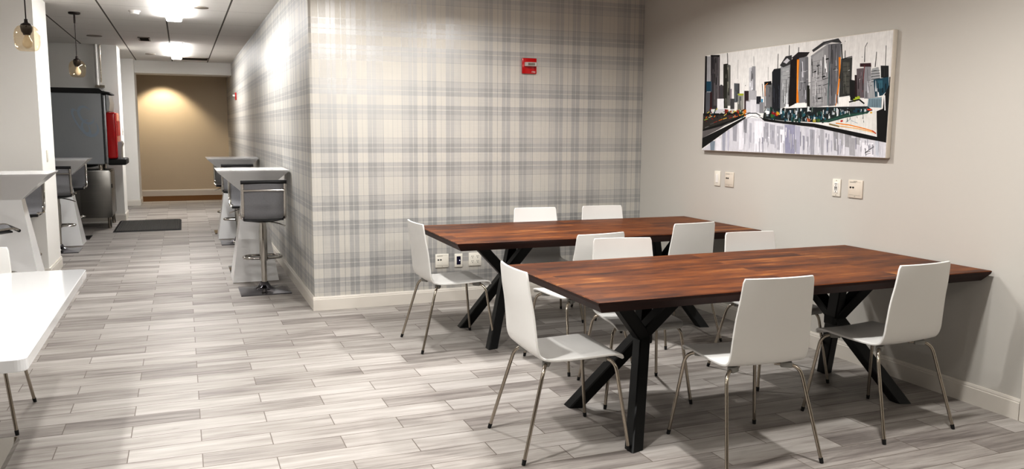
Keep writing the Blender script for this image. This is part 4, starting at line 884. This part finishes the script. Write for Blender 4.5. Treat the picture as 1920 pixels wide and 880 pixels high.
(205,205,210,914,542,916,540,919,481,917,481),(102,102,105,902,537,906,534,908,482,903,482),(183,183,188,911,570,913,567,916,526,912,526),
(227,227,233,913,659,914,656,916,576,917,576),(227,227,233,906,617,908,614,914,521,911,522),(116,116,120,904,711,906,708,910,584,909,584),
(91,92,93,948,617,949,614,952,525,952,525),(255,255,255,954,525,957,522,961,484,956,484),(91,92,93,945,552,947,549,948,506,947,506),
(232,234,237,941,619,942,616,948,530,943,530),(207,209,212,949,556,951,553,954,485,952,485),(20,20,20,972,697,976,694,978,640,976,640),
(43,43,43,982,685,984,682,984,639,985,639),(14,14,14,970,702,971,699,973,641,973,641),(43,43,43,972,708,976,705,980,643,974,644),
(39,39,39,981,713,985,710,989,639,984,639),(17,39,48,952,597,954,594,958,523,955,523),(21,50,61,983,589,986,586,988,508,987,508),
(17,39,48,969,556,973,553,976,517,971,517),(21,50,61,962,596,963,594,965,510,967,510),(17,39,48,980,588,983,585,985,519,983,519),
(20,20,20,653,720,670,726,669,729,652,723),(208,208,210,601,737,619,737,618,742,601,742),(20,20,20,673,668,687,672,686,676,673,671),
(20,20,20,752,733,765,735,764,739,751,738),(20,20,20,930,694,942,694,942,698,930,698),(20,20,20,923,643,929,650,928,652,922,645),
(208,208,210,821,712,828,717,827,721,820,716),(20,20,20,684,603,697,605,696,608,684,607),(20,20,20,922,575,927,580,926,583,921,578),
(20,20,20,543,530,556,531,556,535,543,534),(208,208,210,638,746,645,749,644,753,637,751),(208,208,210,620,741,626,747,625,749,619,743),
(208,208,210,910,590,918,597,917,600,909,593),(208,208,210,591,650,609,652,608,655,590,654),(208,208,210,514,751,529,754,528,760,513,757),
(20,20,20,591,573,597,577,596,581,590,577),(208,208,210,759,726,773,727,773,730,758,730),(20,20,20,611,639,620,640,619,646,611,644),
(20,20,20,526,696,536,700,535,704,525,700),(208,208,210,871,632,878,638,878,640,870,634),(208,208,210,913,606,923,611,922,614,912,610),
(208,208,210,527,704,536,708,536,712,526,707),(20,20,20,632,634,646,638,646,641,632,637),(208,208,210,623,667,640,672,639,674,623,669),
(20,20,20,698,700,712,707,712,709,698,703),(20,20,20,851,603,857,607,856,611,850,607),(164,164,172,285,223,290,218,292,85,290,71),
(226,226,232,693,148,703,144,705,21,700,8),(214,214,220,973,106,977,102,979,27,977,24),(200,200,208,358,90,362,85,363,9,361,0),
(182,182,190,553,184,561,180,563,47,559,32),(154,154,166,391,150,401,146,403,4,398,0),(164,164,172,788,98,797,94,798,12,793,8),
(182,182,190,893,94,898,91,898,46,896,41),(200,200,208,435,198,443,193,443,145,439,140),(164,164,172,639,163,648,159,649,71,644,61),
(200,200,208,618,75,628,71,628,0,622,0),(214,214,220,682,156,687,152,687,121,684,118),(154,154,166,738,138,744,134,747,33,743,22),
(200,200,208,930,110,935,106,936,57,934,51),(188,188,198,810,107,814,103,814,64,812,60),(182,182,190,919,156,924,152,925,97,922,91),
(226,226,232,888,136,896,132,896,83,892,78),(200,200,208,300,190,303,185,304,128,302,122),(164,164,172,662,199,668,194,668,147,665,142),
(226,226,232,683,194,688,189,690,90,688,80),(154,154,166,618,169,628,165,630,45,624,32),(200,200,208,798,144,807,140,808,77,803,70),
(188,188,198,341,196,346,191,347,92,345,81),(226,226,232,274,137,285,132,285,36,279,25),(226,226,232,503,129,508,124,511,0,509,0),
(188,188,198,543,223,549,218,552,107,548,96),(182,182,190,744,187,749,183,751,114,748,107),(200,200,208,649,86,657,81,657,26,652,19),
(226,226,232,389,190,393,185,395,103,392,94),(188,188,198,799,133,807,129,809,30,804,19),(226,226,232,383,151,392,146,393,38,388,26),
(164,164,172,926,98,934,94,934,59,929,55),(226,226,232,481,186,487,182,489,60,486,48),(214,214,220,523,203,528,199,528,170,525,166),
(164,164,172,699,174,703,170,705,75,703,65),(226,226,232,568,182,571,177,574,53,573,40),(164,164,172,942,106,948,102,950,24,946,21),
(164,164,172,731,193,737,189,737,157,733,153),(154,154,166,569,86,573,82,573,51,571,47),(154,154,166,483,163,486,159,487,79,486,71),
(182,182,190,416,226,421,221,423,116,420,105),(188,188,198,933,93,939,89,938,66,935,63),(188,188,198,758,133,764,129,766,40,763,31),
(182,182,190,786,105,789,101,790,49,789,44),(200,200,208,516,120,524,116,526,12,521,1),(154,154,166,869,156,874,152,876,67,873,58),
(164,164,172,499,177,507,173,508,105,503,98),(154,154,166,453,215,457,211,458,147,456,140),(226,226,232,816,97,824,93,826,14,821,11),
(182,182,190,514,96,523,91,523,8,518,0),(214,214,220,395,90,398,85,401,0,399,0),(226,226,232,580,115,585,110,587,9,584,0),
(188,188,198,467,121,473,117,474,53,470,46),(226,226,232,428,154,440,150,439,107,432,102),(200,200,208,795,123,804,119,806,12,801,9),
(182,182,190,425,142,434,138,434,77,429,70),(214,214,220,634,120,644,116,646,6,640,0),(226,226,232,782,145,787,141,790,52,787,43),
(182,182,190,967,143,970,139,973,48,972,39),(164,164,172,418,198,428,194,428,105,423,96),(214,214,220,525,243,532,239,533,153,529,144),
(200,200,208,311,180,320,175,322,45,316,31),(164,164,172,575,135,586,131,587,22,581,10),(164,164,172,773,168,782,164,782,110,777,104),
(164,164,172,401,253,406,248,409,115,406,101),(154,154,166,603,206,608,202,611,81,608,69),(164,164,172,378,141,383,136,383,77,380,70),
(182,182,190,425,157,429,152,431,61,429,51),(164,164,172,911,138,914,134,915,103,913,99),(182,182,190,375,106,382,101,384,0,380,0),
(14,42,48,643,323,644,305,646,306,645,323),(200,208,208,833,377,838,344,840,345,836,378),(224,226,226,658,320,655,308,657,307,659,319),
(20,20,20,486,413,483,385,484,384,488,412),(224,226,226,669,313,673,301,675,303,671,315),(14,42,48,828,321,828,289,831,289,830,321),
(224,226,226,810,300,814,276,817,278,812,301),(216,220,220,641,313,637,286,639,285,642,313),(20,20,20,628,372,632,350,634,351,631,373),
(20,20,20,611,384,612,364,614,364,613,384),(200,208,208,520,414,521,383,523,383,521,414),(20,20,20,479,406,477,393,479,391,481,404),
(216,220,220,450,412,454,377,455,378,451,412),(216,220,220,516,412,514,373,516,372,519,412),(14,42,48,892,378,895,345,897,346,894,379),
(20,20,20,460,376,465,341,467,342,463,377),(14,42,48,428,336,432,322,434,323,430,338),(14,42,48,607,366,608,338,609,338,608,366),
(14,42,48,840,331,840,308,842,308,842,331),(216,220,220,685,370,686,345,687,345,686,370),(216,220,220,744,361,741,348,743,347,746,359),
(20,20,20,701,374,704,354,706,355,703,375),(200,208,208,904,359,907,326,908,326,905,359),(200,208,208,526,312,530,277,532,278,528,312),
(224,226,226,904,393,906,376,908,377,906,394),(14,42,48,662,353,660,334,662,333,664,352),(14,42,48,463,356,467,341,469,343,465,358),
(224,226,226,454,319,457,302,460,303,456,320),(20,20,20,476,417,481,398,483,399,478,418),(224,226,226,643,344,647,316,650,317,646,345),
(200,208,208,463,306,464,284,467,284,466,306),(14,42,48,896,343,896,312,899,312,898,343),(216,220,220,844,305,842,288,845,287,846,304),
(224,226,226,516,353,513,338,516,336,519,351),(200,208,208,736,371,733,357,734,356,737,369),(14,42,48,788,314,786,301,787,300,789,313),
(20,20,20,622,346,622,320,625,320,625,345),(200,208,208,609,336,609,320,611,320,610,336),(224,226,226,858,303,860,281,862,281,860,304),
(216,220,220,630,331,628,302,630,301,631,330),(20,20,20,601,350,600,319,603,318,604,349),(200,208,208,555,371,557,334,559,334,557,371),
(216,220,220,571,406,569,376,571,375,573,405),(224,226,226,537,328,537,295,540,295,540,327),(224,226,226,608,313,610,297,612,297,610,314),
(14,42,48,515,361,518,331,521,332,518,361),(14,42,48,901,299,901,282,903,282,902,298),(14,42,48,481,415,483,380,486,380,484,415),
(14,42,48,693,347,692,331,694,331,695,346),(200,208,208,795,397,800,367,802,368,797,397),(14,42,48,870,333,872,319,874,320,871,334),
(224,226,226,431,322,428,297,431,296,434,321),(224,226,226,899,321,899,298,900,297,900,321),(224,226,226,715,396,716,376,718,376,717,396),
(14,42,48,556,351,553,332,555,331,558,349),(224,226,226,712,360,715,335,717,335,713,360),(216,220,220,713,391,715,357,718,357,716,391),
(200,208,208,639,412,643,397,645,398,642,413),(216,220,220,622,382,619,367,621,366,624,381),(224,226,226,895,335,895,316,896,316,897,335),
(20,20,20,913,72,919,11,920,11,915,72),(20,20,20,915,32,951,86,950,89,914,35),(20,20,20,917,37,936,47,936,49,917,39),
(20,20,20,920,22,938,32,938,34,920,24),(20,20,20,368,354,394,329,510,300,671,277,802,228,901,190,998,150,999,123,888,159,787,202,672,245,511,278,404,302)]
def lin_byte(c):
    c /= 255
    return c/12.92 if c <= .04045 else ((c+.055)/1.055)**2.4
def painting():
    y0, y1, z0, z1 = 5.7625, 3.836, 1.3305, 2.0995; xf = 3.97
    t = thing('canvas_painting', 'wide canvas painting of grey city towers along a river, on the beige wall', 'painting', (XR, (y0+y1)/2, z0))
    t.rotation_euler.z = R(-90)
    W, Hh, D = y0-y1, z1-z0, XR-xf
    c = MB().rbox(-W/2, W/2, -D, 0, 0, Hh, .006, 3)
    obj('stretched_canvas', c, M['canvas'], t, smooth=True)
    vs = []; fs = []; cols = []
    def poly(col, pts, d):
        b = len(vs); vs.extend((-W/2+.004+u*(W-.008), -D-d, .004+v*(Hh-.008)) for u, v in pts); fs.append(tuple(range(b, b+len(pts)))); cols.append(tuple(lin_byte(c) for c in col)+(1,))
    poly((227,226,224), [(0,0),(1,0),(1,1),(0,1)], .0003)
    for k, a in enumerate(PAINT):
        n = [x/1000 for x in a[3:]]
        poly(a[:3], list(zip(n[::2], n[1::2])), .0005+.0015*k/len(PAINT))
    me = bpy.data.meshes.new('painted_scene'); me.from_pydata(vs, [], fs)
    at = me.color_attributes.new('paint', 'FLOAT_COLOR', 'CORNER')
    for p in me.polygons:
        for li in p.loop_indices: at.data[li].color = cols[p.index]
    me.materials.append(M['paint']); o = bpy.data.objects.new('painted_scene', me); COL.objects.link(o); o.parent = t
painting()

# ------------------------------------------------------------------ light
def area(name, loc, size, power, col=(1,.93,.84), spread=160, rot=(0,0,0), shape='DISK', sy=None):
    l = bpy.data.lights.new(name, 'AREA'); l.shape = shape; l.size = size; l.energy = power; l.color = col; l.spread = R(spread)
    if sy: l.size_y = sy
    o = bpy.data.objects.new(name, l); o.location = loc; o.rotation_euler = rot; COL.objects.link(o); return o
WARM = (1,.99,.975)
for x, y, k in ((-3.4,.5,30),(-3.4,4.0,30),(-1.0,.6,26),(-1.0,3.0,26),(-1.0,5.7,9),(.15,2.95,44),(2.6,2.72,37),(2.55,5.05,38),(1.25,5.5,28)):
    area('downlight', (x, y, ZC-.02), .13, k, WARM, 160)
for y in (9.3, 15.05): area('corridor_glow', (-.03, y, ZC-.07), .15, 20, (1,.99,.98), 168, shape='RECTANGLE', sy=2.3)
area('downlight', (-2.6, 7.4, ZC-.02), .16, 15, WARM, 160)
sp = bpy.data.lights.new('end_spot', 'SPOT'); sp.energy = 110; sp.color = (1,.86,.66); sp.spot_size = R(95); sp.spot_blend = .5; sp.shadow_soft_size = .05
o = bpy.data.objects.new('end_spot', sp); o.location = (-.35, 18.95, 2.74); o.rotation_euler = (R(12),0,0); COL.objects.link(o)
pl = bpy.data.lights.new('room_lamp', 'POINT'); pl.energy = 48; pl.color = (1,.95,.87); pl.shadow_soft_size = .16
o = bpy.data.objects.new('room_lamp', pl); o.location = (2.5, -.3, 2.6); COL.objects.link(o)
sp = bpy.data.lights.new('added_glare_spot', 'SPOT'); sp.energy = 112; sp.color = (1,.98,.95); sp.spot_size = R(31); sp.spot_blend = 1; sp.shadow_soft_size = .12  # added spot without a fixture, brightens the glare patch on the plaid wall
o = bpy.data.objects.new('added_glare_spot', sp); o.location = (2.5, -.3, 2.62); COL.objects.link(o)
o.rotation_euler = (Vector((1.5, 6.79, 1.9))-Vector(o.location)).to_track_quat('-Z', 'Y').to_euler()
w = bpy.data.worlds.new('World'); sc.world = w; w.use_nodes = True
w.node_tree.nodes['Background'].inputs[0].default_value = (1,.97,.93,1); w.node_tree.nodes['Background'].inputs[1].default_value = .05

# ------------------------------------------------------------------ camera
F, CH_, PI_, RO, YA = 1546.5, 1.4898, R(7.2408), R(.3648), R(21.7127)
fw = Vector((math.sin(YA)*math.cos(PI_), math.cos(YA)*math.cos(PI_), -math.sin(PI_)))
r0 = Vector((math.cos(YA), -math.sin(YA), 0)); u0 = r0.cross(fw)
rt = r0*math.cos(RO)+u0*math.sin(RO); up = -r0*math.sin(RO)+u0*math.cos(RO)
cam = bpy.data.cameras.new('camera'); cam.sensor_width = 36; cam.lens = 36*F/1920; cam.sensor_fit = 'HORIZONTAL'; cam.clip_end = 100
co = bpy.data.objects.new('camera', cam); COL.objects.link(co)
mt = Matrix((rt, up, -fw)).transposed().to_4x4(); mt.translation = (0,0,CH_); co.matrix_world = mt
sc.camera = co
sc.view_settings.view_transform = 'Standard'; sc.view_settings.look = 'None'; sc.view_settings.exposure = 0.33; sc.view_settings.gamma = .79
sc.cycles.max_bounces = 8; sc.cycles.sample_clamp_indirect = 4
